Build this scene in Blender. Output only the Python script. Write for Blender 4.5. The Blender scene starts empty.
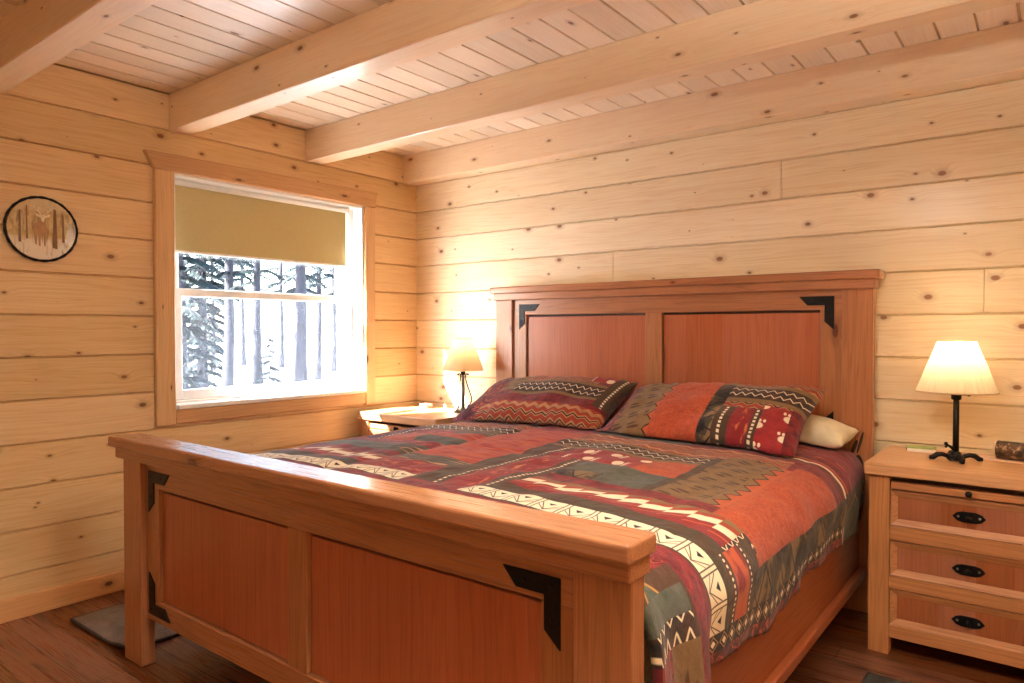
import bpy, bmesh, math, random
from mathutils import Vector, Matrix
PI = math.pi
SC = bpy.context.scene
COL = SC.collection
R = random.Random(7)

# ------------------------------------------------------------------ object helpers
def link(name, bm, mats, parent=None, smooth=False):
    me = bpy.data.meshes.new(name)
    bm.normal_update()
    bm.to_mesh(me); bm.free()
    for m in (mats if isinstance(mats, (list, tuple)) else [mats]):
        me.materials.append(m)
    if smooth:
        for p in me.polygons: p.use_smooth = True
    o = bpy.data.objects.new(name, me)
    COL.objects.link(o)
    if parent is not None: o.parent = parent
    return o

def tag(o, label, cat=None, group=None, kind=None):
    if label: o['label'] = label
    if cat: o['category'] = cat
    if group: o['group'] = group
    if kind: o['kind'] = kind
    return o

def thing(name, label, cat, loc=(0, 0, 0), rz=0, group=None):
    o = bpy.data.objects.new(name, None)
    COL.objects.link(o)
    o.empty_display_size = .1
    o.location = loc; o.rotation_euler = (0, 0, rz)
    return tag(o, label, cat, group)

def struct(name, bm, mats, label=None, smooth=False):
    o = link(name, bm, mats, None, smooth)
    return tag(o, label, None, None, 'structure')

def NB(): return bmesh.new()

def box(bm, x0, x1, y0, y1, z0, z1, bev=0.0, seg=1, mi=0):
    r = bmesh.ops.create_cube(bm, size=1)
    vs = r['verts']
    for v in vs:
        v.co = Vector(((x0 + x1) / 2 + v.co.x * (x1 - x0), (y0 + y1) / 2 + v.co.y * (y1 - y0), (z0 + z1) / 2 + v.co.z * (z1 - z0)))
    fs = set(f for v in vs for f in v.link_faces)
    for f in fs: f.material_index = mi
    if bev > 0:
        es = list(set(e for v in vs for e in v.link_edges))
        g = bmesh.ops.bevel(bm, geom=es, offset=bev, segments=seg, profile=.5, affect='EDGES', clamp_overlap=True)
        for f in g['faces']: f.material_index = mi
    return bm

def prism(bm, pts, a0, a1, axis='y', bev=0.0, seg=1):
    """polygon of 2D pts extruded along an axis. axis y: pts are (x,z); x: (y,z); z: (x,y)"""
    def P(p, a):
        if axis == 'y': return Vector((p[0], a, p[1]))
        if axis == 'x': return Vector((a, p[0], p[1]))
        return Vector((p[0], p[1], a))
    A = [bm.verts.new(P(p, a0)) for p in pts]
    B = [bm.verts.new(P(p, a1)) for p in pts]
    n = len(pts)
    fs = [bm.faces.new(A), bm.faces.new(B[::-1])]
    for i in range(n):
        fs.append(bm.faces.new((A[(i + 1) % n], A[i], B[i], B[(i + 1) % n])))
    bmesh.ops.recalc_face_normals(bm, faces=fs)
    if bev > 0:
        es = list(set(e for f in fs for e in f.edges))
        bmesh.ops.bevel(bm, geom=es, offset=bev, segments=seg, profile=.5, affect='EDGES', clamp_overlap=True)
    return bm

def lathe(bm, prof, n=32, c=(0, 0, 0), mod=None, cap=False):
    rings = []
    for k, (r, z) in enumerate(prof):
        ring = []
        for i in range(n):
            a = 2 * PI * i / n
            rr = r * (mod(i, k) if mod else 1)
            ring.append(bm.verts.new((c[0] + rr * math.cos(a), c[1] + rr * math.sin(a), c[2] + z)))
        rings.append(ring)
    for k in range(len(rings) - 1):
        for i in range(n):
            bm.faces.new((rings[k][i], rings[k][(i + 1) % n], rings[k + 1][(i + 1) % n], rings[k + 1][i]))
    if cap:
        bm.faces.new(rings[0][::-1]); bm.faces.new(rings[-1])
    return bm

def tube(bm, pts, rad, n=8, cap=True):
    pts = [Vector(p) for p in pts]
    m = len(pts)
    if not isinstance(rad, (list, tuple)): rad = [rad] * m
    rings = []
    up = None
    for i in range(m):
        t = (pts[min(i + 1, m - 1)] - pts[max(i - 1, 0)]).normalized()
        if up is None:
            up = Vector((0, 0, 1)) if abs(t.z) < .9 else Vector((1, 0, 0))
        s = t.cross(up)
        if s.length < 1e-5: s = t.cross(Vector((0, 1, 0)))
        s.normalize(); up = s.cross(t).normalized()
        rings.append([bm.verts.new(pts[i] + (s * math.cos(2 * PI * k / n) + up * math.sin(2 * PI * k / n)) * rad[i]) for k in range(n)])
    for i in range(m - 1):
        for k in range(n):
            bm.faces.new((rings[i][k], rings[i][(k + 1) % n], rings[i + 1][(k + 1) % n], rings[i + 1][k]))
    if cap:
        bm.faces.new(rings[0][::-1]); bm.faces.new(rings[-1])
    bmesh.ops.recalc_face_normals(bm, faces=bm.faces[:])
    return bm

def ball(bm, c, r, n=12, sz=(1, 1, 1)):
    g = bmesh.ops.create_uvsphere(bm, u_segments=n, v_segments=max(6, n // 2), radius=r)
    for v in g['verts']:
        v.co = Vector((c[0] + v.co.x * sz[0], c[1] + v.co.y * sz[1], c[2] + v.co.z * sz[2]))
    return bm

# ------------------------------------------------------------------ node helper
def lin(c):
    def f(v):
        v /= 255.0
        return v / 12.92 if v <= .04045 else ((v + .055) / 1.055) ** 2.4
    return (f(c[0]), f(c[1]), f(c[2]), 1)

class NT:
    def __init__(s, name):
        s.m = bpy.data.materials.new(name); s.m.use_nodes = True
        s.t = s.m.node_tree; s.t.nodes.clear()
        s.out = s.t.nodes.new('ShaderNodeOutputMaterial')
    def n(s, typ, **kw):
        x = s.t.nodes.new(typ)
        for k, v in kw.items(): setattr(x, k, v)
        return x
    def put(s, sock, v):
        if v is None: return
        if isinstance(v, bpy.types.NodeSocket): s.t.links.new(v, sock)
        else:
            try: sock.default_value = v
            except Exception: sock.default_value = (v, v, v)
    def M(s, op, a, b=None, c=None, clamp=False):
        x = s.n('ShaderNodeMath', operation=op, use_clamp=clamp)
        s.put(x.inputs[0], a); s.put(x.inputs[1], b)
        if c is not None: s.put(x.inputs[2], c)
        return x.outputs[0]
    def mix(s, f, a, b, mode='MIX'):
        x = s.n('ShaderNodeMix', data_type='RGBA', blend_type=mode)
        s.put(x.inputs[0], f); s.put(x.inputs[6], a); s.put(x.inputs[7], b)
        return x.outputs[2]
    def rng(s, v, a, b, c=0.0, d=1.0, smooth=False):
        x = s.n('ShaderNodeMapRange', clamp=True)
        if smooth: x.interpolation_type = 'SMOOTHSTEP'
        s.put(x.inputs[0], v); s.put(x.inputs[1], a); s.put(x.inputs[2], b); s.put(x.inputs[3], c); s.put(x.inputs[4], d)
        return x.outputs[0]
    def xyz(s, v):
        x = s.n('ShaderNodeSeparateXYZ'); s.put(x.inputs[0], v)
        return x.outputs[0], x.outputs[1], x.outputs[2]
    def vec(s, a, b, c):
        x = s.n('ShaderNodeCombineXYZ')
        s.put(x.inputs[0], a); s.put(x.inputs[1], b); s.put(x.inputs[2], c)
        return x.outputs[0]
    def noise(s, v, scale=1, detail=4, rough=.5, dist=0.0, col=False):
        x = s.n('ShaderNodeTexNoise'); s.put(x.inputs['Vector'], v)
        x.inputs['Scale'].default_value = scale; x.inputs['Detail'].default_value = detail
        x.inputs['Roughness'].default_value = rough; x.inputs['Distortion'].default_value = dist
        return x.outputs[1 if col else 0]
    def white(s, v, dims='1D'):
        x = s.n('ShaderNodeTexWhiteNoise', noise_dimensions=dims)
        s.put(x.inputs['W' if dims == '1D' else 'Vector'], v)
        return x.outputs[0]
    def voro(s, v, scale=1, rand=1.0, dims='3D'):
        x = s.n('ShaderNodeTexVoronoi', voronoi_dimensions=dims, feature='F1')
        s.put(x.inputs['Vector'], v); x.inputs['Scale'].default_value = scale
        x.inputs['Randomness'].default_value = rand
        return x.outputs['Distance'], x.outputs['Color']
    def obj(s): return s.n('ShaderNodeTexCoord').outputs['Object']
    def rnd(s): return s.n('ShaderNodeObjectInfo').outputs['Random']
    def bump(s, h, strength=.2, dist=.002):
        x = s.n('ShaderNodeBump'); s.put(x.inputs['Height'], h)
        x.inputs['Strength'].default_value = strength; x.inputs['Distance'].default_value = dist
        return x.outputs[0]
    def bsdf(s, col, rough=.5, metal=0.0, normal=None, coat=0.0, spec=.5, sheen=0.0):
        b = s.n('ShaderNodeBsdfPrincipled')
        s.put(b.inputs['Base Color'], col); s.put(b.inputs['Roughness'], rough); s.put(b.inputs['Metallic'], metal)
        b.inputs['Specular IOR Level'].default_value = spec
        b.inputs['Coat Weight'].default_value = coat; b.inputs['Coat Roughness'].default_value = .2
        b.inputs['Sheen Weight'].default_value = sheen
        if normal is not None: s.put(b.inputs['Normal'], normal)
        return b.outputs[0]
    def done(s, shader):
        s.t.links.new(shader, s.out.inputs[0]); return s.m

def wood(name, along='x', across='z', light=(225, 182, 130), dark=(196, 140, 86), knotc=(105, 58, 28), pitch=None, off=0.0,
         knots=.6, ksize=1.0, rough=.5, coat=0.0, toned=.12, grain=.5, kx=3.9, ky=6.5, blotch=.25, spec=.4, seam=None, streak=None, fine=46):
    s = NT(name)
    X, Y, Z = s.xyz(s.obj())
    D = {'x': X, 'y': Y, 'z': Z}
    a = D[along]; c = D[across]; o = D[[k for k in 'xyz' if k not in (along, across)][0]]
    r = s.rnd()
    if pitch:
        bid = s.M('FLOOR', s.M('DIVIDE', s.M('SUBTRACT', c, off), pitch))
        sh = s.white(s.M('ADD', bid, s.M('MULTIPLY', r, 91.7)))
    else:
        bid = None
        sh = s.white(s.M('MULTIPLY', r, 917.0))
    a2 = s.M('ADD', a, s.M('MULTIPLY', sh, 43.0))
    # knots
    col = None
    kd, kc = s.voro(s.vec(s.M('MULTIPLY', a2, kx), s.M('MULTIPLY', s.M('ADD', c, o), ky), 0.0), 1.0, 1.0, '2D')
    kr = s.xyz(kc)[0]
    krad = s.M('MULTIPLY', s.M('POWER', s.rng(kr, 1 - knots, 1.0), 1.15), .085 * ksize)
    # the grain bends round a knot
    bend = s.M('MULTIPLY', s.rng(kd, 0.0, .32, 1.0, 0.0, True), s.M('MULTIPLY', krad, .35))
    c2 = s.M('ADD', c, bend)
    wob = s.M('MULTIPLY', s.M('SUBTRACT', s.noise(s.vec(s.M('MULTIPLY', a2, 1.1), s.M('MULTIPLY', c, 4), o), 1, 2), .5), .05)
    c3 = s.M('ADD', c2, wob)
    ring = s.noise(s.vec(s.M('MULTIPLY', a2, .55), s.M('MULTIPLY', c3, 17), s.M('MULTIPLY', o, 17)), 1, 3, .55)
    lines = s.M('ABSOLUTE', s.M('SINE', s.M('MULTIPLY', ring, 34.0)))
    fineg = s.noise(s.vec(s.M('MULTIPLY', a2, 2.5), s.M('MULTIPLY', c3, fine * 4), s.M('MULTIPLY', o, fine * 4)), 1, 4, .6)
    g = s.M('ADD', s.M('MULTIPLY', s.rng(lines, 0.0, .75, 1.0, 0.0), .55), s.M('MULTIPLY', s.rng(fineg, .35, .7), .6))
    col = s.mix(s.M('MULTIPLY', g, grain, clamp=True), lin(light), lin(dark))
    bl = s.noise(s.vec(s.M('MULTIPLY', a2, 1.3), s.M('MULTIPLY', c, 5), s.M('MULTIPLY', o, 5)), 1, 3)
    col = s.mix(s.M('MULTIPLY', s.rng(bl, .4, .75), blotch), col, lin(dark))
    if streak:
        st = s.noise(s.vec(s.M('MULTIPLY', a2, 1.6), s.M('MULTIPLY', c, 26), s.M('MULTIPLY', o, 26)), 1, 5, .65)
        col = s.mix(s.rng(st, .52, .68, 0, .85), col, lin(streak))
    if toned:
        t = s.M('MULTIPLY', s.M('SUBTRACT', s.white(s.M('ADD', s.M('MULTIPLY', sh, 77.0), 3.1)), .5), 2 * toned)
        hs = s.n('ShaderNodeHueSaturation')
        s.put(hs.inputs['Value'], s.M('ADD', t, 1.0)); s.put(hs.inputs['Color'], col)
        s.put(hs.inputs['Saturation'], s.M('SUBTRACT', 1.0, s.M('MULTIPLY', t, .6)))
        col = hs.outputs[0]
    if knots > 0:
        halo = s.rng(kd, krad, s.M('MULTIPLY', krad, 2.3), .35, 0.0, True)
        has = s.rng(krad, .008, .02)
        col = s.mix(s.M('MULTIPLY', halo, has), col, lin([d * .78 for d in dark]))
        core = s.rng(kd, s.M('MULTIPLY', krad, .55), krad, .92, 0.0, True)
        col = s.mix(s.M('MULTIPLY', core, has), col, lin(knotc))
    h = g
    if seam and bid is not None:
        fr = s.M('FRACT', s.M('DIVIDE', s.M('SUBTRACT', c, off), pitch))
        e = s.M('MINIMUM', fr, s.M('SUBTRACT', 1.0, fr))
        along_l = s.M('DIVIDE', a2, 1.22)
        fa = s.M('FRACT', along_l)
        e2 = s.M('MULTIPLY', s.M('MINIMUM', fa, s.M('SUBTRACT', 1.0, fa)), 1.22 / pitch)
        ee = s.M('MINIMUM', e, e2)
        col = s.mix(s.rng(ee, .008, .02, .8, 0.0), col, (0.01, 0.005, 0.003, 1))
        pl = s.white(s.M('ADD', s.M('MULTIPLY', s.M('FLOOR', along_l), 7.3), s.M('MULTIPLY', bid, 3.7)))
        col = s.mix(s.M('MULTIPLY', pl, .45), col, lin([d * .6 for d in dark]))
        h = s.M('ADD', s.M('MULTIPLY', g, .3), s.rng(ee, .0, .03))
    rr = s.rng(g, 0, 1, rough - .05, rough + .08)
    return s.done(s.bsdf(col, rr, normal=s.bump(h, .12, .0015), coat=coat, spec=spec))

def plain(name, c, rough=.5, metal=0.0, var=.08, scale=40, bump=.0, coat=0.0, spec=.5, sheen=0.0):
    s = NT(name)
    nz = s.noise(s.obj(), scale, 4)
    col = s.mix(s.rng(nz, .3, .7), lin([min(255, v * (1 + var)) for v in c]), lin([v * (1 - var) for v in c]))
    nb = s.bump(nz, bump, .002) if bump else None
    return s.done(s.bsdf(col, rough, metal, nb, coat, spec, sheen))

PINE = dict(light=(236, 206, 164), dark=(208, 160, 108), knotc=(136, 84, 48))
W = {}
W['log_y'] = wood('pine_log_left', 'y', 'z', pitch=.181, rough=.5, grain=.6, toned=.09, knots=.75, light=(233, 201, 152), dark=(204, 156, 100), knotc=(128, 76, 42))
W['log_x'] = wood('pine_log_daylit', 'x', 'z', pitch=.181, rough=.4, coat=.4, grain=.6, toned=.08, knots=.92, ksize=1.1, kx=4.3, light=(240, 222, 188), dark=(216, 178, 128), knotc=(138, 86, 50))  # same pine as the left wall; window daylight put into its paler colour
W['beam'] = wood('pine_beam', 'x', 'y', rough=.45, coat=.5, kx=3.4, ky=7, toned=.06, ksize=1.0, knots=.9, grain=.4, light=(240, 214, 180), dark=(220, 176, 130), knotc=(136, 84, 48))
W['ceil'] = wood('pine_ceiling', 'y', 'x', pitch=.1275, off=.1145 - .1275, rough=.45, coat=.7, grain=.4, knots=.5, kx=3, ky=7, light=(242, 224, 200), dark=(224, 188, 148), knotc=(140, 92, 58))
W['casing_z'] = wood('pine_casing_upright', 'z', 'y', rough=.5, grain=.5, kx=2.5, ky=9, knots=.4, light=(230, 190, 142), dark=(196, 148, 102), knotc=(105, 58, 28))
W['casing_y'] = wood('pine_casing_level', 'y', 'z', rough=.5, grain=.6, kx=3, ky=9, knots=.5, light=(226, 184, 138), dark=(186, 138, 94), knotc=(105, 55, 28), blotch=.6)
W['base'] = wood('pine_baseboard', 'y', 'z', rough=.45, grain=.5, light=(226, 172, 108), dark=(190, 130, 70), knotc=(95, 50, 24))
W['basex'] = wood('pine_baseboard_back', 'x', 'z', rough=.45, grain=.5, light=(226, 172, 108), dark=(190, 130, 70), knotc=(95, 50, 24))
W['floor'] = wood('dark_plank_floor', 'x', 'y', pitch=.125, rough=.3, grain=.75, knots=.12, ksize=.7, seam=True, toned=.2, light=(150, 88, 54), dark=(92, 50, 30), knotc=(44, 22, 14), streak=(48, 25, 16), blotch=.5, coat=.25)
BED = dict(light=(186, 124, 82), dark=(130, 76, 46), knotc=(92, 40, 20))
PAN = dict(light=(188, 106, 70), dark=(146, 76, 48), knotc=(80, 32, 20))
W['bed_x'] = wood('honey_maple_level', 'x', 'z', rough=.3, grain=.7, knots=.15, kx=2, ky=5, coat=.6, toned=.04, **BED)
W['bed_z'] = wood('honey_maple_upright', 'z', 'x', rough=.32, grain=.6, knots=.15, kx=2, ky=5, coat=.3, toned=.04, **BED)
W['bed_y'] = wood('honey_maple_rail', 'y', 'z', rough=.34, grain=.28, knots=.1, kx=2, ky=5, coat=.3, toned=.04, light=(172, 96, 60), dark=(132, 70, 42), knotc=(92, 40, 20))
W['panel'] = wood('red_cherry_panel', 'z', 'x', pitch=.19, rough=.34, grain=.55, knots=.12, kx=1.6, ky=5, coat=.3, toned=.05, **PAN)
NSW = dict(light=(198, 138, 90), dark=(150, 92, 54), knotc=(110, 58, 28))
W['ns_x'] = wood('rustic_pine_level', 'x', 'z', rough=.5, grain=.7, knots=.3, kx=2, ky=6, coat=.0, toned=.05, **NSW)
W['ns_z'] = wood('rustic_pine_upright', 'z', 'x', rough=.42, grain=.6, knots=.4, kx=2, ky=7, coat=.15, toned=.05, **NSW)
W['ns_t'] = wood('rustic_pine_top', 'x', 'y', rough=.36, grain=.55, knots=.3, kx=2, ky=6, coat=.2, toned=.05, light=(214, 162, 112), dark=(172, 116, 72), knotc=(110, 58, 28))
W['ns_p'] = wood('drawer_panel_wood', 'z', 'x', pitch=.11, off=.02, rough=.42, grain=.5, knots=.1, kx=2, ky=6, coat=.1, toned=.1, light=(166, 100, 66), dark=(126, 70, 44), knotc=(90, 44, 22))
W['dark'] = plain('dark_recess_wood', (70, 40, 24), .6)
IRON = plain('black_iron', (26, 23, 22), .42, .6, .2, 60, .15)
PEWTER = plain('weathered_grey_iron', (108, 100, 84), .45, .5, .2, 50, .1)
STEEL = plain('screw_steel', (150, 146, 140), .3, .9)
WHITE = plain('white_vinyl', (240, 238, 234), .35, 0, .01)
CREAM = plain('cream_pillowcase', (226, 212, 176), .85, 0, .04, 20, .1, sheen=.2)
PAPER = plain('white_paper', (236, 230, 222), .7, 0, .02)
KNOT = plain('dark_knot_hole', (52, 28, 16), .8)
SNOW = plain('snow', (238, 242, 250), .55, 0, .02, 1.5, .05, spec=.6)
BARK = plain('spruce_bark', (34, 35, 43), .9, 0, .35, 6, .4)
NEEDLE = plain('spruce_needles', (20, 36, 36), .7, 0, .35, 5)

# ------------------------------------------------------------------ room
ZC = 2.35                     # ceiling boards
P = .181                      # log course height
XR, YF = 5.0, -4.5            # unseen right and front walls
WY0, WY1, WZ0, WZ1 = -1.655, -.46, .80, 1.972   # window opening
R0 = .0055

def board(bm, kind, u0, u1, z0, z1, face=0.0, back=-.05):
    """one log-siding board. kind 'left': u = y, face at x=0, inside +x. 'back': u = x, face y=0, inside -y."""
    if u1 - u0 < .005 or z1 - z0 < .003: return
    e = min(R0, (z1 - z0) / 3)
    F = [(u0 + .0012, z0 + e), (u1 - .0012, z0 + e), (u1 - .0012, z1 - e), (u0 + .0012, z1 - e)]
    G = [(u0, z0), (u1, z0), (u1, z1), (u0, z1)]
    def T(u, z, d):
        if kind == 'left': return (d, u, z)
        if kind == 'back': return (u, -d, z)
        if kind == 'right': return (XR - d, u, z)
        return (u, YF + d, z)
    f = [bm.verts.new(T(u, z, 0)) for u, z in F]
    g = [bm.verts.new(T(u, z, -.013)) for u, z in G]
    b = [bm.verts.new(T(u, z, back)) for u, z in G]
    fs = [bm.faces.new(f)]
    for i in range(4):
        j = (i + 1) % 4
        fs.append(bm.faces.new((f[i], g[i], g[j], f[j])))
        fs.append(bm.faces.new((g[i], b[i], b[j], g[j])))
    fs.append(bm.faces.new(b[::-1]))
    bmesh.ops.recalc_face_normals(bm, faces=fs)

def wall(kind, u0, u1, mat, splits={}, hole=None, name='', label=''):
    bm = NB()
    for k in range(13):
        z0, z1 = k * P, min((k + 1) * P, ZC)
        us = [u0] + splits.get(k, []) + [u1]
        for a, b in zip(us[:-1], us[1:]):
            if hole and z1 > hole[2] and z0 < hole[3]:
                board(bm, kind, a, hole[0], z0, z1); board(bm, kind, hole[1], b, z0, z1)
                if z0 < hole[2]: board(bm, kind, hole[0], hole[1], z0, hole[2])
                if z1 > hole[3]: board(bm, kind, hole[0], hole[1], hole[3], z1)
            else:
                board(bm, kind, a, b, z0, z1)
    # solid core behind the boards
    d0, d1 = -.045, -.17
    def core(a, b, z0, z1):
        if kind == 'left': box(bm, d1, d0, a, b, z0, z1)
        elif kind == 'back': box(bm, a, b, -d0, -d1, z0, z1)
        elif kind == 'right': box(bm, XR - d0, XR - d1, a, b, z0, z1)
        else: box(bm, a, b, YF + d1, YF + d0, z0, z1)
    if hole:
        core(u0, hole[0], 0, ZC + .1); core(hole[1], u1, 0, ZC + .1); core(hole[0], hole[1], 0, hole[2]); core(hole[0], hole[1], hole[3], ZC + .1)
    else: core(u0, u1, 0, ZC + .1)
    return struct(name, bm, mat, label)

wall('left', YF - .17, 0.17, W['log_y'], hole=(WY0, WY1, WZ0, WZ1), name='wall_left', label='pine log wall with the window')
wall('back', 0, XR, W['log_x'], splits={10: [2.402], 8: [1.513], 7: [3.192], 3: [1.2], 5: [.4]}, name='wall_back', label='pine log wall behind the headboard')
wall('right', YF - .17, 0.17, W['log_y'], name='wall_right', label='pine log wall on the right')
wall('front', 0, XR, W['log_x'], name='wall_front', label='pine log wall facing the headboard')

bm = NB(); box(bm, -.17, XR + .17, YF - .17, .17, -.06, 0)
struct('floor', bm, W['floor'], 'dark brown hand-scraped plank floor')
bm = NB()
x = .1145 - .1275
while x < XR:
    a, b = max(x, -.0), min(x + .1275, XR)
    g = .005
    vs = [(a, ZC + .016), (a + g * .4, ZC + .016), (a + g, ZC + .0), (b - g, ZC + .0), (b - g * .4, ZC + .016), (b, ZC + .016), (b, ZC + .03), (a, ZC + .03)]
    prism(bm, vs, YF, 0, 'y')
    x += .1275
box(bm, 0, XR, YF, 0, ZC + .03, ZC + .11)
box(bm, -.2, XR + .2, YF - .2, .2, ZC + .101, ZC + .2)
struct('ceiling', bm, W['ceil'], 'tongue and groove pine board ceiling')

for i, (y0, y1, lab) in enumerate([(-.12, 0, 'pine beam lying along the top of the back wall'),
                                   (-.885, -.775, 'pine ceiling beam nearest the back wall beam'),
                                   (-1.668, -1.558, 'middle pine ceiling beam that ends above the window'),
                                   (-2.452, -2.342, 'pine ceiling beam nearest the camera, at upper left')]):
    bm = NB(); box(bm, 0, XR, y0, y1, 2.172, ZC, .004)
    struct('ceiling_beam', bm, W['beam'], lab)
bm = NB(); box(bm, 0, .022, YF, -.022, 0, .09, .004); struct('baseboard_left', bm, W['base'], 'pine baseboard under the window wall')
bm = NB(); box(bm, 0, XR, -.022, 0, 0, .09, .004); struct('baseboard_back', bm, W['basex'], 'pine baseboard of the back wall')

# ------------------------------------------------------------------ window
win = bpy.data.objects.new('window_1', None); COL.objects.link(win)
tag(win, 'white double-hung window in rough pine casing', None, None, 'structure')
bm = NB(); prism(bm, [(-1.752, 1.972), (-.378, 1.972), (-.366, 2.066), (-1.798, 2.052)], 0.0, .03, 'x', .004); link('head_casing', bm, W['casing_y'], win)
bm = NB(); box(bm, 0, .026, -1.75, WY0, .738, 1.972, .004); link('side_casing', bm, W['casing_z'], win)
bm = NB(); box(bm, 0, .026, WY1, -.382, .738, 1.972, .004); link('side_casing', bm, W['casing_z'], win)
bm = NB(); box(bm, 0, .022, WY0, WY1, .742, .812, .004); link('apron', bm, W['casing_y'], win)
bm = NB()
XO = -.17
box(bm, XO, .006, WY0, WY0 + .012, WZ0, WZ1); box(bm, XO, .006, WY1 - .012, WY1, WZ0, WZ1); box(bm, XO, .006, WY0 + .012, WY1 - .012, WZ1 - .012, WZ1)
link('jamb_liner', bm, WHITE, win)
bm = NB(); box(bm, XO, .028, WY0 + .012, WY1 - .012, .812, .834, .003); link('sill', bm, WHITE, win)
def ring(bm, x0, x1, ya, yb, za, zb, l, r, b, t, bev=.003):
    box(bm, x0, x1, ya, ya + l, za, zb, bev); box(bm, x0, x1, yb - r, yb, za, zb, bev)
    box(bm, x0, x1, ya + l, yb - r, za, za + b, bev); box(bm, x0, x1, ya + l, yb - r, zb - t, zb, bev)
ya, yb = WY0 + .012, WY1 - .012
bm = NB(); ring(bm, -.165, -.085, ya, yb, .834, WZ1 - .012, .032, .032, .012, .03); link('frame', bm, WHITE, win)
bm = NB(); ring(bm, -.118, -.092, ya + .032, yb - .032, .846, 1.415, .05, .06, .052, .042, .004); sl = link('sash', bm, WHITE, win); sl['label'] = 'lower white sash'
bm = NB(); ring(bm, -.152, -.126, ya + .032, yb - .032, 1.375, 1.93, .05, .06, .042, .05, .004); su = link('sash', bm, WHITE, win); su['label'] = 'upper white sash'
s = NT('window_glass')
tr = s.n('ShaderNodeBsdfTransparent'); gl = s.n('ShaderNodeBsdfGlossy'); gl.inputs['Roughness'].default_value = .02
fr = s.n('ShaderNodeFresnel'); fr.inputs[0].default_value = 1.45
mx = s.n('ShaderNodeMixShader'); geo = s.n('ShaderNodeNewGeometry'); s.put(mx.inputs[0], s.M('MULTIPLY', s.M('MULTIPLY', fr.outputs[0], 1.0), s.M('SUBTRACT', 1.0, geo.outputs['Backfacing']))); s.t.links.new(tr.outputs[0], mx.inputs[1]); s.t.links.new(gl.outputs[0], mx.inputs[2])
GLASS = s.done(mx.outputs[0])
bm = NB(); box(bm, -.107, -.103, ya + .08, yb - .09, .896, 1.375); link('pane', bm, GLASS, sl)
bm = NB(); box(bm, -.141, -.137, ya + .08, yb - .09, 1.415, 1.88); link('pane', bm, GLASS, su)
s = NT('insect_screen_mesh')
tr = s.n('ShaderNodeBsdfTransparent'); df = s.n('ShaderNodeBsdfDiffuse'); df.inputs[0].default_value = (.62, .66, .72, 1)
tl = s.n('ShaderNodeBsdfTranslucent'); tl.inputs[0].default_value = (.62, .66, .72, 1)
ad = s.n('ShaderNodeMixShader'); ad.inputs[0].default_value = .5; s.t.links.new(df.outputs[0], ad.inputs[1]); s.t.links.new(tl.outputs[0], ad.inputs[2])
mx = s.n('ShaderNodeMixShader'); mx.inputs[0].default_value = .018; s.t.links.new(tr.outputs[0], mx.inputs[1]); s.t.links.new(ad.outputs[0], mx.inputs[2])
SCREEN = s.done(mx.outputs[0])
bm = NB(); box(bm, -.161, -.1605, ya + .03, yb - .03, .846, 1.39); link('insect_screen', bm, SCREEN, win)

# roller blind
bl = thing('roller_blind', 'olive khaki roller blind half drawn over the window', 'blind', (-.06, -1.075, 1.59))
s = NT('khaki_blind_cloth')
c0 = s.mix(s.rng(s.noise(s.obj(), 300, 2), .3, .7), lin((206, 192, 146)), lin((194, 178, 130)))
df = s.n('ShaderNodeBsdfDiffuse'); s.put(df.inputs[0], c0)
tl = s.n('ShaderNodeBsdfTranslucent'); s.put(tl.inputs[0], lin((210, 196, 140)))
mx = s.n('ShaderNodeMixShader'); mx.inputs[0].default_value = .05
s.t.links.new(df.outputs[0], mx.inputs[1]); s.t.links.new(tl.outputs[0], mx.inputs[2])
CLOTH = s.done(mx.outputs[0])
bm = NB(); box(bm, -.0012, .0012, -.545, .528, .012, .345); link('shade', bm, CLOTH, bl)
bm = NB(); box(bm, -.005, .005, -.548, .531, 0, .014, .002); link('bottom_bar', bm, WHITE, bl)
bm = NB(); tube(bm, [(-.0, -.55, .352), (0, .533, .352)], .016, 16); link('roller_tube', bm, WHITE, bl, True)
for yy in (-.562, .54):
    bm = NB(); box(bm, -.022, .022, yy - .004, yy + .004, .325, .37, .002); link('bracket', bm, WHITE, bl)

# ------------------------------------------------------------------ corner bracket shape (L with slanted ends)
def bracket(bm, cx, cz, sx, sz, y, L=.148, w=.04, th=.004):
    pts = [(0, 0), (L, 0), (L - .036, w), (w, w), (w, L - .036), (0, L)]
    pts = [(cx + sx * a, cz + sz * b) for a, b in pts]
    prism(bm, pts, y - th, y + .001, 'y', .001)
    for a, b in ((.02, .09), (.09, .02), (.02, .02)):
        ball(bm, (cx + sx * a, y - th, cz + sz * b), .005, 10, (1, .5, 1))
    return bm

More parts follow.
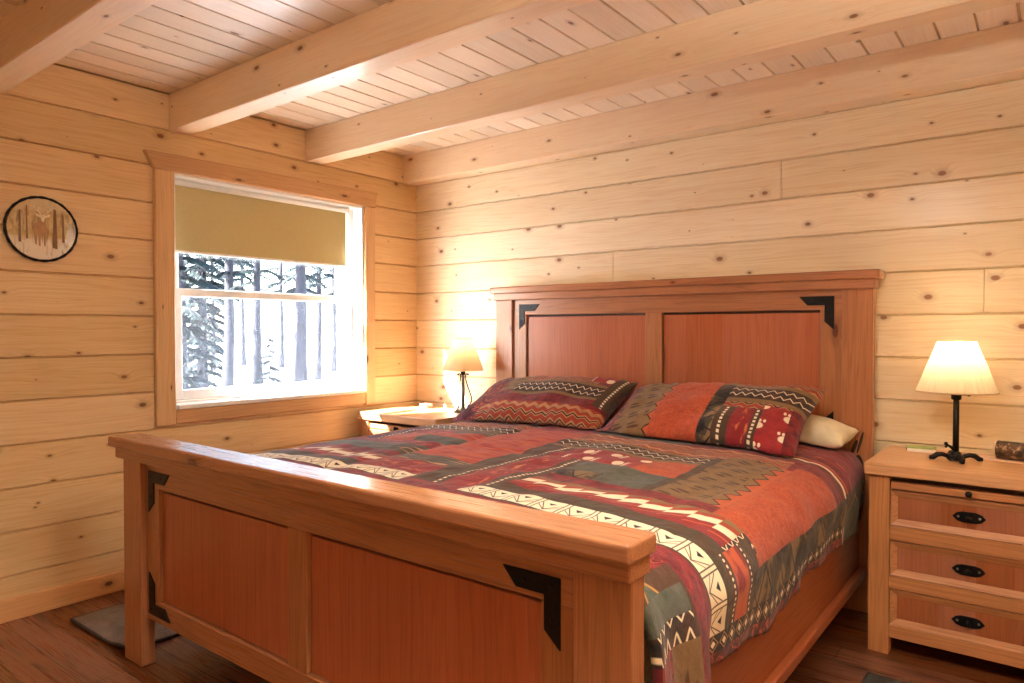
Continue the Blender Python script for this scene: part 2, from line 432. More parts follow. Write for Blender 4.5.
# ------------------------------------------------------------------ bed
bed = thing('bed', 'king-size honey wood panel bed with black metal corner brackets', 'bed', (1.77, -1.12, 0))
BX, BY = 1.77, -1.12
def L(v): return v - BX
def LY(v): return v - BY
def board_end(name, xl, xr, y, yf, z_rail_b, z_panel_b, z_panel_t, z_top, pw, sw, mold, cap, muntin, head):
    """panelled head- or footboard. y: post front plane, yf: frame front plane (both world)."""
    yb = y + .05
    bm = NB()
    Y, YFm, YB = LY(y), LY(yf), LY(yb)
    xs0, xs1 = xl + pw, xr - pw
    box(bm, L(xs0), L(xs1), YFm, YB - .002, z_panel_t, z_top, .002)                 # top rail
    root = link('headboard' if head else 'footboard', bm, W['bed_x'], bed)
    bm = NB(); box(bm, L(xs0), L(xs1), YFm, YB - .002, z_rail_b, z_panel_b, .003); link('bottom_rail', bm, W['bed_x'], root)
    for a, b in ((xl, xl + pw), (xr - pw, xr)):
        bm = NB(); box(bm, L(a), L(b), Y, YB, 0, z_top, .003); link('post', bm, W['bed_z'], root)
    for a, b in ((xs0 + .001, xs0 + sw), (muntin[0], muntin[1]), (xs1 - sw, xs1 - .001)):
        bm = NB(); box(bm, L(a), L(b), YFm, YB - .002, z_panel_b, z_panel_t, .002); link('stile', bm, W['bed_z'], root)
    for a, b in ((xs0 + sw, muntin[0]), (muntin[1], xs1 - sw)):
        bm = NB()
        box(bm, L(a + .004), L(b - .004), YFm + .014, YFm + .028, z_panel_b + .002, z_panel_t - .012, .002)
        link('panel', bm, W['panel'], root)
        bm = NB(); box(bm, L(a), L(b), YFm + .028, YFm + .032, z_panel_b, z_panel_t); link('panel_backing', bm, W['dark'], root)
    m = mold
    bm = NB(); box(bm, L(m[0]), L(m[1]), LY(m[2]), LY(m[3]), m[4], m[5], .004, 2); link('moulding', bm, W['bed_x'], root)
    c = cap
    bm = NB(); box(bm, L(c[0]), L(c[1]), LY(c[2]), LY(c[3]), c[4], c[5], .008, 3); link('cap_rail', bm, W['bed_x'], root)
    return root
fb = board_end('footboard', .728, 2.806, -2.205, -2.184, .172, .25, .646, .739, .13, .092,
               (.712, 2.812, -2.226, -2.142, .738, .778), (.695, 2.822, -2.245, -2.134, .778, .817), (1.706, 1.792), False)
hb = board_end('headboard', .767, 2.811, -.092, -.076, .30, .38, 1.291, 1.378, .122, .092,
               (.766, 2.822, -.115, -.02, 1.378, 1.418), (.748, 2.842, -.132, -.012, 1.418, 1.456), (1.746, 1.838), True)
for cx, cz, sx, sz in ((.882, .705, 1, -1), (2.634, .700, -1, -1), (.882, .196, 1, 1), (2.634, .196, -1, 1)):
    bm = NB(); bracket(bm, L(cx), cz, sx, sz, LY(-2.184)); link('corner_bracket', bm, IRON, fb)
for cx, cz, sx, sz in ((.931, 1.352, 1, -1), (2.655, 1.351, -1, -1), (.931, .69, 1, 1), (2.655, .70, -1, 1)):
    bm = NB(); bracket(bm, L(cx), cz, sx, sz, LY(-.076)); link('corner_bracket', bm, IRON, hb)
# knot holes low on the right headboard post
bm = NB()
for (a, z, w_, h_, t) in ((2.742, .70, .008, .036, .35), (2.765, .722, .006, .05, .25), (2.758, .62, .02, .05, 0)):
    g = bmesh.ops.create_uvsphere(bm, u_segments=12, v_segments=8, radius=1)
    for v in g['verts']:
        q = Matrix.Rotation(t, 3, 'Y') @ Vector((v.co.x * w_, v.co.y * .003, v.co.z * h_))
        v.co = q + Vector((L(a), LY(-.092), z))
link('knot_hole', bm, KNOT, hb, True)
for s_ in (-1, 1):
    xo = 2.765 if s_ > 0 else .775
    a, b = (xo - .032, xo) if s_ > 0 else (xo, xo + .032)
    bm = NB(); box(bm, L(a), L(b), LY(-2.15), LY(-.093), .155, .385, .003)
    sr = link('side_rail', bm, W['bed_y'], bed)
    a, b = (xo, xo + .03) if s_ > 0 else (xo - .03, xo)
    bm = NB(); box(bm, L(a), L(b), LY(-2.149), LY(-.094), .155, .195, .008, 2); link('rail_lip', bm, W['bed_y'], sr)
bm = NB()
for k in range(9): box(bm, L(.81), L(2.73), LY(-2.03 + k * .23), LY(-1.95 + k * .23), .30, .32)
link('slats', bm, W['dark'], bed)

bm = NB(); box(bm, .83, 2.69, -2.10, -.11, .325, .625, .05, 4)
tag(link('mattress', bm, plain('mattress_ticking', (226, 220, 208), .9), None, True), 'mattress on the bed hidden under the patchwork comforter', 'mattress')

# ------------------------------------------------------------------ patchwork fabrics
FAB = {}
C = dict(rust=(190, 88, 50), rust2=(158, 62, 38), crimson=(136, 36, 40), red=(160, 42, 42), burg=(84, 28, 36), plum=(112, 46, 62), olive=(132, 102, 64), dolive=(72, 61, 45),
         grey=(92, 90, 80), green=(74, 80, 66), black=(38, 30, 28), cream=(232, 214, 184), tan=(186, 138, 92), brown=(82, 54, 38), gold=(176, 126, 62))
def fabric(kind):
    if kind in FAB: return FAB[kind]
    s = NT('patchwork_' + kind)
    uvn = s.n('ShaderNodeUVMap'); uvn.uv_map = 'patch'
    U, V, _ = s.xyz(uvn.outputs[0])
    uvv = s.vec(U, V, 0)
    K = {k: lin(v) for k, v in C.items()}
    weave = s.noise(s.vec(s.M('MULTIPLY', U, 420), s.M('MULTIPLY', V, 420), 0), 1, 2)
    soft = s.noise(s.vec(s.M('MULTIPLY', U, 26), s.M('MULTIPLY', V, 26), 0), 1, 4, .6)
    def tri(x, p): return s.M('ABSOLUTE', s.M('SUBTRACT', s.M('MULTIPLY', s.M('FRACT', s.M('DIVIDE', x, p)), 2.0), 1.0))   # 1..0..1
    def lt(x, w, aa=.0012): return s.rng(s.M('SUBTRACT', x, w), -aa, aa, 1.0, 0.0)
    def AB(x): return s.M('ABSOLUTE', x)
    def zig(p, amp, v0, w, v=None):
        v = V if v is None else v
        return lt(AB(s.M('SUBTRACT', s.M('SUBTRACT', v, v0), s.M('MULTIPLY', s.M('SUBTRACT', tri(U, p), .5), amp))), w)
    def cell(x, p): return s.M('MULTIPLY', s.M('SUBTRACT', s.M('FRACT', s.M('DIVIDE', x, p)), .5), p)
    def ell(x, y, a, b):
        return s.rng(s.M('ADD', s.M('POWER', AB(s.M('DIVIDE', x, a)), 2.0), s.M('POWER', AB(s.M('DIVIDE', y, b)), 2.0)), .8, 1.15, 1.0, 0.0)
    if kind == 'rust':
        fn = s.noise(s.vec(s.M('MULTIPLY', U, 110), s.M('MULTIPLY', V, 110), 0), 1, 3, .6)
        c = s.mix(s.rng(s.M('ADD', s.M('MULTIPLY', fn, .6), s.M('MULTIPLY', soft, .4)), .4, .62), K['rust'], K['rust2'])
    elif kind == 'rustwave':
        st = s.noise(s.vec(s.M('MULTIPLY', U, 9), s.M('MULTIPLY', V, 60), 0), 1, 4, .6)
        c = s.mix(s.rng(st, .4, .6), K['rust'], K['red'])
        c = s.mix(s.rng(st, .62, .7, 0, .6), c, K['olive'])
    elif kind == 'crimson':
        st = s.noise(s.vec(s.M('MULTIPLY', U, 14), s.M('MULTIPLY', V, 45), 0), 1, 3, .5)
        c = s.mix(s.rng(st, .58, .62), K['crimson'], K['rust'])
        c = s.mix(s.rng(st, .66, .69), c, K['tan'])
    elif kind == 'crimsonplain':
        c = s.mix(s.rng(soft, .4, .7), K['crimson'], K['burg'])
    elif kind == 'plum':
        sw = s.noise(s.vec(s.M('MULTIPLY', U, 12), s.M('MULTIPLY', V, 12), 0), 1, 3, .5, 1.2)
        c = s.mix(s.rng(sw, .42, .6), K['plum'], K['burg'])
        c = s.mix(lt(AB(s.M('SUBTRACT', sw, .52)), .012, .006), c, K['rust'])
    elif kind == 'floral':
        sw = s.noise(s.vec(s.M('MULTIPLY', U, 13), s.M('MULTIPLY', V, 13), 0), 1, 2, .4, 2.0)
        c = s.mix(s.rng(sw, .4, .6), K['burg'], K['crimson'])
        c = s.mix(lt(AB(s.M('SUBTRACT', sw, .5)), .014, .008), c, K['rust'])
        c = s.mix(lt(AB(s.M('SUBTRACT', sw, .58)), .01, .008), c, K['black'])
    elif kind == 'grey':
        c = s.mix(s.rng(soft, .4, .7), K['grey'], K['green'])
    elif kind == 'black':
        c = s.mix(s.rng(soft, .4, .7), K['black'], K['brown'])
    elif kind == 'dolive':
        c = s.mix(s.rng(soft, .4, .65), K['dolive'], K['brown'])
    elif kind == 'tritone':
        big = s.noise(s.vec(s.M('MULTIPLY', U, 9), s.M('MULTIPLY', V, 7), 0), 1, 3, .55, .5)
        c = s.mix(s.rng(big, .42, .48), K['black'], K['dolive'])
        c = s.mix(s.rng(big, .54, .58), c, K['olive'])
        c = s.mix(zig(.11, .09, 0, .006), c, K['black'])
    elif kind == 'greypatch':
        q = tri(U, .22)
        c = s.mix(lt(AB(V), s.M('MULTIPLY', q, .07), .004), K['brown'], K['green'])
        c = s.mix(lt(AB(s.M('SUBTRACT', AB(V), s.M('MULTIPLY', q, .07))), .004), c, K['gold'])
    elif kind == 'leaf':
        u2 = cell(U, .075); v2 = cell(s.M('ADD', V, s.M('MULTIPLY', U, .35)), .085)
        x = s.M('ADD', s.M('MULTIPLY', u2, .3), s.M('MULTIPLY', v2, .95)); y = s.M('SUBTRACT', s.M('MULTIPLY', v2, .3), s.M('MULTIPLY', u2, .95))
        c = s.mix(s.rng(soft, .35, .7), K['olive'], lin((118, 88, 54)))
        c = s.mix(s.M('MAXIMUM', ell(x, s.M('SUBTRACT', y, .010), .031, .008), ell(x, s.M('ADD', y, .012), .024, .007)), c, K['brown'])
    elif kind == 'zigedge':          # olive meets rust along a stepped dark line
        z = s.M('SUBTRACT', V, s.M('MULTIPLY', s.M('SUBTRACT', tri(U, .085), .5), .036))
        c = s.mix(s.rng(z, -.001, .001), K['olive'], K['rust'])
        c = s.mix(lt(AB(z), .004), c, K['black'])
    elif kind == 'zigwhite':
        c = s.mix(s.rng(soft, .4, .65), K['brown'], K['black'])
        c = s.mix(zig(.04, .024, .022, .0036), c, K['cream'])
        c = s.mix(zig(.04, .024, -.022, .0036), c, K['cream'])
        c = s.mix(s.M('SUBTRACT', 1.0, lt(AB(V), .052)), c, K['olive'])
    elif kind == 'zigolive':
        c = s.mix(s.rng(s.M('FRACT', s.M('DIVIDE', s.M('SUBTRACT', V, s.M('MULTIPLY', tri(U, .06), .02)), .045)), .45, .5), K['tan'], K['rust2'])
        c = s.mix(zig(.06, .02, .02, .004), c, K['black'])
        c = s.mix(zig(.06, .02, -.025, .004), c, K['brown'])
        c = s.mix(s.rng(soft, .5, .7, 0, .5), c, K['brown'])
    elif kind == 'creamtri':
        c = K['cream']
        c = s.mix(zig(.084, .066, .0, .003), c, K['brown'])
        c = s.mix(zig(.084, .04, .016, .002), c, K['brown'])
        c = s.mix(lt(AB(cell(U, .084)), .009), c, K['cream'])
        c = s.mix(lt(AB(s.M('SUBTRACT', AB(cell(U, .084)), .0065)), .002), c, K['brown'])
        u3 = s.M('SUBTRACT', .042, AB(cell(U, .084)))
        v3 = s.M('ADD', V, .016)
        c = s.mix(s.M('MULTIPLY', lt(s.M('ADD', u3, s.M('MULTIPLY', v3, .7)), .010), s.M('SUBTRACT', 1.0, lt(v3, -.004))), c, K['black'])
        c = s.mix(s.M('SUBTRACT', 1.0, lt(AB(V), .042)), c, K['dolive'])
    elif kind == 'flame':
        n1 = s.noise(s.vec(s.M('MULTIPLY', U, 8), 0, 0), 1, 1)
        saw = s.M('MULTIPLY', s.M('FRACT', s.M('DIVIDE', U, .07)), .035)
        z = s.M('ADD', s.M('SUBTRACT', V, s.M('MULTIPLY', s.M('SUBTRACT', n1, .5), .09)), saw)
        c = s.mix(s.rng(z, -.052, -.049), K['olive'], K['rust2'])
        c = s.mix(s.rng(z, -.026, -.023), c, K['cream'])
        c = s.mix(s.rng(z, .016, .019), c, K['crimson'])
        c = s.mix(lt(AB(s.M('SUBTRACT', z, .047)), .004), c, K['rust'])
    elif kind == 'dash':
        c = s.mix(s.rng(soft, .4, .65), K['brown'], K['dolive'])
        c = s.mix(s.M('MULTIPLY', lt(AB(V), .0055), lt(AB(cell(U, .022)), .0065)), c, K['cream'])
    elif kind == 'dots':              # rust and crimson with two dotted lines
        c = s.mix(s.rng(s.noise(s.vec(s.M('MULTIPLY', U, 10), s.M('MULTIPLY', V, 20), 0), 1, 2), .45, .55), K['rust'], K['crimson'])
        for v0 in (.055, -.055):
            c = s.mix(lt(AB(s.M('SUBTRACT', V, v0)), .016), c, K['brown'])
            c = s.mix(ell(cell(U, .0155), s.M('SUBTRACT', V, v0), .0046, .0046), c, K['cream'])
    elif kind == 'diamond':
        c = K['black']
        dd = s.M('ADD', AB(cell(U, .05)), AB(V))
        c = s.mix(lt(AB(s.M('SUBTRACT', dd, .021)), .002), c, K['tan'])
        c = s.mix(lt(dd, .011), c, K['cream'])
        c = s.mix(lt(AB(s.M('SUBTRACT', AB(V), .028)), .003), c, K['gold'])
    elif kind == 'squiggle':
        n1 = s.noise(s.vec(s.M('MULTIPLY', U, 14), 0, 0), 1, 2)
        z = s.M('SUBTRACT', V, s.M('MULTIPLY', s.M('SUBTRACT', n1, .5), .035))
        c = s.mix(s.rng(soft, .4, .7), K['crimson'], K['burg'])
        c = s.mix(lt(AB(z), .0095), c, K['cream'])
        c = s.mix(lt(AB(s.M('ADD', z, .03)), .007), c, K['rust'])
        c = s.mix(lt(AB(s.M('SUBTRACT', z, .032)), .008), c, K['brown'])
    elif kind == 'paw':
        c = s.mix(s.rng(soft, .4, .7), K['red'], K['crimson'])
        pu, pv = .12, .12
        row = s.M('FLOOR', s.M('DIVIDE', V, pv))
        x = cell(s.M('ADD', U, s.M('MULTIPLY', row, .05)), pu); y = cell(V, pv)
        m = ell(s.M('ADD', x, .008), y, .02, .027)
        for i in range(4):
            m = s.M('MAXIMUM', m, ell(s.M('SUBTRACT', x, .021), s.M('SUBTRACT', y, -.027 + i * .018), .009, .0062))
        c = s.mix(m, c, K['cream'])
    elif kind == 'bandgrey':
        st = s.noise(s.vec(s.M('MULTIPLY', U, 6), s.M('MULTIPLY', V, 40), 0), 1, 3)
        c = s.mix(s.rng(st, .4, .55), K['grey'], K['dolive'])
        c = s.mix(s.rng(st, .6, .64), c, K['tan'])
    else:
        c = K['olive']
    c = s.mix(.12, c, s.mix(s.rng(weave, .3, .7), (.02, .015, .012, 1), (.55, .45, .38, 1)), 'OVERLAY')
    wr = s.noise(s.obj(), 8, 3, .5); w2 = s.noise(s.obj(), 34, 4, .6, .4)
    nb = s.bump(s.M('ADD', s.M('MULTIPLY', weave, .06), s.M('ADD', wr, s.M('MULTIPLY', w2, .42))), .75, .016)
    FAB[kind] = s.done(s.bsdf(c, .82, normal=nb, spec=.25, sheen=.15))
    return FAB[kind]

def patch_mesh(name, ss, tt, pos, patches, parent=None, close=None):
    """grid over (s,t); pos(s,t)->xyz; patches: list of (s0,s1,t0,t1,kind,long_axis), later ones win."""
    kinds = []
    for p in patches:
        if p[4] not in kinds: kinds.append(p[4])
    bm = NB()
    uv = bm.loops.layers.uv.new('patch')
    V = [[bm.verts.new(pos(a, b)) for b in tt] for a in ss]
    ST = {}
    for i in range(len(ss) - 1):
        for j in range(len(tt) - 1):
            f = bm.faces.new((V[i][j], V[i + 1][j], V[i + 1][j + 1], V[i][j + 1]))
            cs, ct = (ss[i] + ss[i + 1]) / 2, (tt[j] + tt[j + 1]) / 2
            hit = patches[0]
            for p in patches:
                if p[0] <= cs < p[1] and p[2] <= ct < p[3]: hit = p
            f.material_index = kinds.index(hit[4])
            cc = [(ss[i], tt[j]), (ss[i + 1], tt[j]), (ss[i + 1], tt[j + 1]), (ss[i], tt[j + 1])]
            for l, (a, b) in zip(f.loops, cc):
                if hit[5] == 's': l[uv].uv = (a, b - (hit[2] + hit[3]) / 2)
                else: l[uv].uv = (b, a - (hit[0] + hit[1]) / 2)
    return link(name, bm, [fabric(k) for k in kinds], parent, True)

def smooth01(x):
    x = max(0, min(1, x)); return x * x * (3 - 2 * x)
from mathutils import noise as mnoise
def nz(x, y, z=0): return mnoise.noise(Vector((x, y, z)))

# comforter: s runs across the bed and down its sides, t from head to foot
ZT = .706
XL, XR_, RAD = .88, 2.685, .137
ARC = RAD * PI / 2
HANG = .16
def hem_len(side, t):
    if side > 0:
        b = .155 + .012 * math.sin(t * 5.2) + .02 * smooth01((t - 1.22) / .06) * (1 - smooth01((t - 1.36) / .3)) - .02 * smooth01((t - 1.45) / .3) * (1 - smooth01((t - 1.84) / .06))
        return b + .36 * smooth01((t - 1.86) / .10)
    return .12
def cpos(s, t):
    """s in [-1..]: top between XL..XR_, beyond that it rolls over a shoulder and hangs"""
    y = -t
    crown = .035 * math.sin(PI * max(0, min(1, (s - XL) / (XR_ - XL)))) ** .6
    zt = ZT + crown * 1.0
    zt += .011 * nz(s * 5, t * 5, 1.7) + .006 * nz(s * 13, t * 13, 4.1)
    zt -= .012 * math.exp(-((s - 1.45) / .03) ** 2) + .010 * math.exp(-((t - 1.22) / .03) ** 2) * (1 if s < 1.9 else .4)
    # sinks a little at the foot, tucked inside the footboard
    ft = smooth01((t - 1.95) / .13)
    zt -= .05 * ft * (1 if s < XR_ else 0)
    zt -= .005 * smooth01((.3 - t) / .2)
    if s <= XR_ and s >= XL: return (s, y, zt)
    side = 1 if s > XR_ else -1
    d = (s - XR_) if side > 0 else (XL - s)
    fold = .5 + .5 * math.sin(t * 19 + 1.3 * math.sin(t * 7))
    foot = smooth01((t - 1.7) / .4)
    if d < ARC:
        a = d / RAD
        ox, oz = RAD * math.sin(a), -RAD * (1 - math.cos(a))
    else:
        h = (d - ARC)
        full = hem_len(side, t)
        k = h / HANG
        h *= full / HANG
        ox = RAD + k * (.008 * math.sin(t * 23) + .010 * nz(t * 6, k, 3)) - .016 * k + foot * .05 * k * (1 + .6 * math.sin(t * 40))
        oz = -RAD - h
    amp = .010 * min(1, d / ARC)
    ox += amp * nz(t * 7, d * 8, 9) + .012 * foot * min(1, d / ARC) * math.sin(t * 30)
    if side > 0: ox -= .03 * smooth01((.45 - t) / .3) * min(1, d / ARC)
    xb = (XR_ if side > 0 else XL)
    lim_l = .735
    X = xb + side * ox
    if side < 0: X = max(X, .735)
    ZB = ZT - .05 * ft * (0 if side > 0 else 1) + .011 * nz(s * 5, t * 5, 1.7) * max(0, 1 - d / .2) - .005 * smooth01((.3 - t) / .2)
    return (X, y, ZB + oz)
S0, S1 = XL - ARC - .12, XR_ + ARC + HANG
def frange(a, b, n): return [a + (b - a) * i / n for i in range(n + 1)]
ss = frange(S0, S1, 210); tt = frange(.13, 2.135, 150)
A = XR_ + .16       # where the right side turns fully down
PT = [
 (S0, S1 + 1, 0, 3, 'crimsonplain', 's'),
 # left third
 (S0, 1.45, .13, .40, 'plum', 's'), (S0, 1.1, .40, .52, 'grey', 's'), (1.1, 1.45, .40, .52, 'crimson', 's'), (S0, 1.45, .52, .62, 'squiggle', 's'), (S0, 1.45, .62, .74, 'zigolive', 's'), (S0, 1.45, .74, .86, 'zigwhite', 's'),
 (S0, .95, .86, 1.22, 'plum', 't'), (.95, 1.0, .86, 1.22, 'dash', 't'), (1.0, 1.2, .86, 1.05, 'crimson', 't'), (1.0, 1.2, 1.05, 1.22, 'rust', 't'), (1.2, 1.45, .86, .98, 'bandgrey', 's'), (1.2, 1.45, .98, 1.10, 'rustwave', 's'), (1.2, 1.45, 1.10, 1.22, 'grey', 's'),
 (S0, .9, 1.22, 1.5, 'plum', 's'), (.9, 1.2, 1.22, 1.36, 'floral', 's'), (.9, 1.2, 1.36, 1.5, 'grey', 's'), (1.2, 1.45, 1.22, 1.34, 'crimson', 's'), (1.2, 1.45, 1.34, 1.5, 'bandgrey', 's'),
 (S0, 1.45, 1.5, 1.56, 'crimsonplain', 's'), (S0, 1.8, 1.56, 1.70, 'flame', 's'), (S0, 1.8, 1.70, 1.75, 'dolive', 's'), (S0, 1.8, 1.75, 1.86, 'creamtri', 's'),
 # middle
 (1.45, 1.80, .13, .42, 'grey', 's'), (1.45, 1.80, .42, .52, 'squiggle', 's'), (1.45, 1.80, .52, .70, 'crimson', 's'), (1.45, 1.80, .70, 1.22, 'rustwave', 's'), (1.45, 1.80, 1.22, 1.5, 'rustwave', 's'), (1.45, 1.80, 1.5, 1.62, 'bandgrey', 's'), (1.45, 1.8, 1.62, 1.76, 'crimson', 's'),
 (1.80, 1.88, .62, 1.80, 'dolive', 't'), (1.88, 1.935, .92, 1.80, 'dash', 't'), (1.935, 2.055, .98, 1.80, 'crimson', 't'), (2.055, 2.11, 1.0, 1.80, 'dash', 't'),
 # right, head to foot
 (1.80, 2.30, .13, .66, 'grey', 's'), (2.25, S1, .30, .52, 'crimson', 's'), (2.25, S1, .52, .68, 'squiggle', 's'),
 (1.80, 2.66, .68, .86, 'zigolive', 's'), (1.82, 2.46, .86, 1.02, 'zigwhite', 's'),
 (2.0, 2.28, 1.03, 1.24, 'paw', 's'), (2.28, 2.46, 1.03, 1.24, 'rust', 's'),
 (2.11, 2.47, 1.24, 1.46, 'grey', 's'), (2.11, 2.27, 1.38, 1.46, 'tritone', 's'), (2.11, 2.70, 1.46, 1.54, 'crimsonplain', 's'),
 (2.44, 2.47, .86, 1.46, 'dolive', 't'), (2.47, 2.625, .80, 1.46, 'leaf', 't'), (2.625, 2.69, .80, 1.46, 'zigedge', 't'),
 (2.69, S1, .74, 1.58, 'rust', 't'),
 (2.11, 2.78, 1.54, 1.70, 'flame', 's'), (2.78, 2.84, 1.54, 1.70, 'zigwhite', 't'),
 (2.80, S1, 1.55, 1.60, 'dolive', 's'), (2.80, S1, 1.60, 1.76, 'dots', 's'),
 (2.11, S1, 1.70, 1.76, 'dolive', 's'), (2.80, S1, 1.60, 1.74, 'dots', 's'),
 (2.05, S1, 1.76, 1.87, 'creamtri', 's'),
 (S0, S1, 1.87, 1.945, 'crimsonplain', 's'), (S0, 2.75, 1.945, 2.2, 'burg', 's'),
 (2.75, S1, 1.945, 2.2, 'greypatch', 's'), (2.98, S1, 2.0, 2.2, 'floral', 's'),
 # bottom border of the right side
 (2.885, S1 - .075, .60, 1.60, 'tritone', 't'), (2.87, S1, .13, .60, 'greypatch', 't'), (2.93, S1, .30, .60, 'grey', 't'),
 (S1 - .085, S1 - .035, .62, 1.95, 'diamond', 't'), (S1 - .035, S1 + 1, .62, 1.95, 'floral', 't'),
 (2.80, 2.86, 1.965, 2.2, 'grey', 't'), (2.86, 2.90, 1.965, 2.2, 'zigwhite', 't'), (2.90, 2.95, 1.95, 2.04, 'leaf', 't'), (2.90, 2.98, 2.04, 2.2, 'floral', 't'), (2.95, 3.03, 1.95, 2.04, 'grey', 't'), (3.03, S1 + 1, 1.95, 2.2, 'floral', 't'), (3.04, 3.06, 1.95, 2.2, 'diamond', 't'),
]
PT = [p if p[4] != 'burg' else p[:4] + ('floral', p[5]) for p in PT]
com = patch_mesh('comforter', ss, tt, cpos, PT)
tag(com, 'red, olive and cream southwestern patchwork comforter spread over the bed', 'comforter')
md = com.modifiers.new('thick', 'SOLIDIFY'); md.thickness = .022; md.offset = 1

# pillows
def pillow(name, c, W_, H_, th, tilt, yaw, roll, patches, label, seed, mat=None, sag=0):
    root = None
    rot = Matrix.Rotation(yaw, 3, 'Z') @ Matrix.Rotation(roll, 3, 'Y') @ Matrix.Rotation(tilt, 3, 'X')
    n, m = 56, 36
    def prof(x): return max(0, 1 - abs(x) ** 2.6)
    def mk(sgn):
        def pos(u, v):
            a, b = 2 * u / W_, 2 * v / H_
            k = (prof(a) * prof(b)) ** .5
            # corners pull in, edges bow
            pu = u * (1 - .05 * (1 - b * b) * 0 - .04 * (abs(b) ** 3) * 0) - .028 * a * (1 - abs(b) ** 2) * 0
            uu = u * (1 - .045 * (1 - b * b) ** 2 * abs(a) ** 3)
            vv = v * (1 - .10 * (1 - a * a) ** 1.0 * abs(b) ** 3)
            w = sgn * th / 2 * k * (1 + .22 * nz(u * 5 + seed, v * 5, sgn)) + .012 * nz(u * 7 + seed, v * 7, 5) * (.3 + k)
            # short creases running in from the border
            e = max(abs(a), abs(b))
            w += .006 * math.sin(u * 70 + 9 * nz(u * 4, v * 4, seed)) * smooth01((abs(b) - .55) / .4) * (1 if abs(b) > abs(a) else .3)
            w += sag * (-(u / W_) ** 2) * .3
            q = rot @ Vector((uu, vv, w))
            return (c[0] + q.x, c[1] + q.y, c[2] + q.z)
        return pos
    us, vs = frange(-W_ / 2, W_ / 2, n), frange(-H_ / 2, H_ / 2, m)
    if mat is None:
        o = patch_mesh(name, us, vs, mk(1), patches)
        b = patch_mesh(name + '_b', us[::-1], vs, mk(-1), [(-9, 9, -9, 9, 'plum', 's')])
    else:
        def g(pos, us):
            bm = NB(); V = [[bm.verts.new(pos(a, b)) for b in vs] for a in us]
            for i in range(n):
                for j in range(m): bm.faces.new((V[i][j], V[i + 1][j], V[i + 1][j + 1], V[i][j + 1]))
            return link(name, bm, mat, None, True)
        o = g(mk(1), us); b = g(mk(-1), us[::-1])
    # join back side into front mesh and weld the seam
    off = len(o.data.materials)
    bm = NB(); bm.from_mesh(o.data)
    k0 = len(bm.faces); bm.from_mesh(b.data); bm.faces.ensure_lookup_table()
    for f in bm.faces[k0:]: f.material_index += off
    for m_ in b.data.materials: o.data.materials.append(m_)
    bmesh.ops.remove_doubles(bm, verts=bm.verts, dist=.0008)
    bmesh.ops.recalc_face_normals(bm, faces=bm.faces)
    bm.to_mesh(o.data); bm.free()
    for v in o.data.vertices:      # rests on the comforter, clear of the headboard
        v.co.y = min(v.co.y, -.098)
        sx_ = min(max(v.co.x, XL), XR_)
        v.co.z = max(v.co.z, max(cpos(sx_ + a_, -v.co.y + b_)[2] for a_ in (-.015, 0, .015) for b_ in (-.015, 0, .015)) + .008)
    for p in o.data.polygons: p.use_smooth = True
    bpy.data.objects.remove(b)
    return tag(o, label, 'pillow')
D2 = math.radians
rp = [(-9, 9, -9, 9, 'plum', 's'), (-.43, -.36, -.3, .3, 'plum', 't'), (-.36, -.20, -.3, .3, 'leaf', 't'), (-.20, -.165, -.3, .3, 'zigedge', 't'), (-.165, .05, -.3, .3, 'rust', 't'), (.05, .115, -.3, .3, 'tritone', 't'),
      (.115, .9, .0, .16, 'zigwhite', 's'), (.115, .9, .16, .3, 'zigolive', 's'), (.115, .9, -.045, .0, 'zigolive', 's'),
      (.115, .165, -.3, -.045, 'dash', 't'), (.165, .245, -.3, -.045, 'crimson', 't'), (.245, .285, -.3, -.045, 'dash', 't'), (.285, .39, -.3, -.02, 'paw', 't'), (.39, .9, -.3, 0, 'crimsonplain', 't')]
pillow('pillow', (2.215, -.43, .822), .88, .50, .19, D2(26), D2(-1), D2(-2.0), rp, 'right-hand patchwork pillow with a plain rust middle section and pale paw prints', 1.7)
lp = [(-9, 9, -9, 9, 'plum', 's'), (-.45, -.22, -.3, .3, 'plum', 's'), (-.24, -.12, -.02, .3, 'leaf', 't'), (-.12, -.09, -.02, .3, 'dolive', 't'), (-.09, .25, .17, .3, 'rust', 's'), (-.12, .3, .1, .17, 'zigolive', 's'),
      (-.14, .45, -.06, .10, 'zigwhite', 's'), (-.24, .45, -.14, -.06, 'crimsonplain', 's'), (-.28, .45, -.3, -.13, 'zigolive', 's'), (.25, .36, .13, .3, 'paw', 's'), (.36, .45, -.1, .3, 'dash', 't')]
pillow('pillow', (1.322, -.395, .818), .88, .50, .19, D2(24), D2(2), D2(-2.0), lp, 'left-hand patchwork pillow with white zigzag rows, beside the small lamp', 5.2)
pillow('pillow', (2.575, -.205, .772), .36, .22, .125, D2(10), D2(-4), D2(6), None, 'plain cream pillow tucked behind the right-hand patchwork pillow', 8.1, CREAM)

# ------------------------------------------------------------------ nightstands
def pull(parent, x, y, z):
    bm = NB()
    w_, h_ = .05, .019
    pts = [(-w_, 0), (-w_ + .014, -h_ * .75), (-.02, -h_), (.02, -h_), (w_ - .014, -h_ * .75), (w_, 0), (w_ - .014, h_ * .75), (.02, h_), (-.02, h_), (-w_ + .014, h_ * .75)]
    prism(bm, [(x + a, z + b) for a, b in pts], y - .004, y, 'y', .001)
    h = link('handle', bm, IRON, parent)
    h['label'] = 'black iron drawer pull'
    bm = NB(); tube(bm, [(x, y - .004, z), (x, y - .016, z), (x, y - .018, z)], [.006, .005, .004], 10); ball(bm, (x, y - .022, z), .0105, 14, (1, .8, 1)); link('knob', bm, IRON, parent, True)
    for d in (-.032, .032):
        bm = NB(); ball(bm, (x + d, y - .004, z), .0045, 10, (1, .5, 1)); link('screw', bm, STEEL, parent, True)

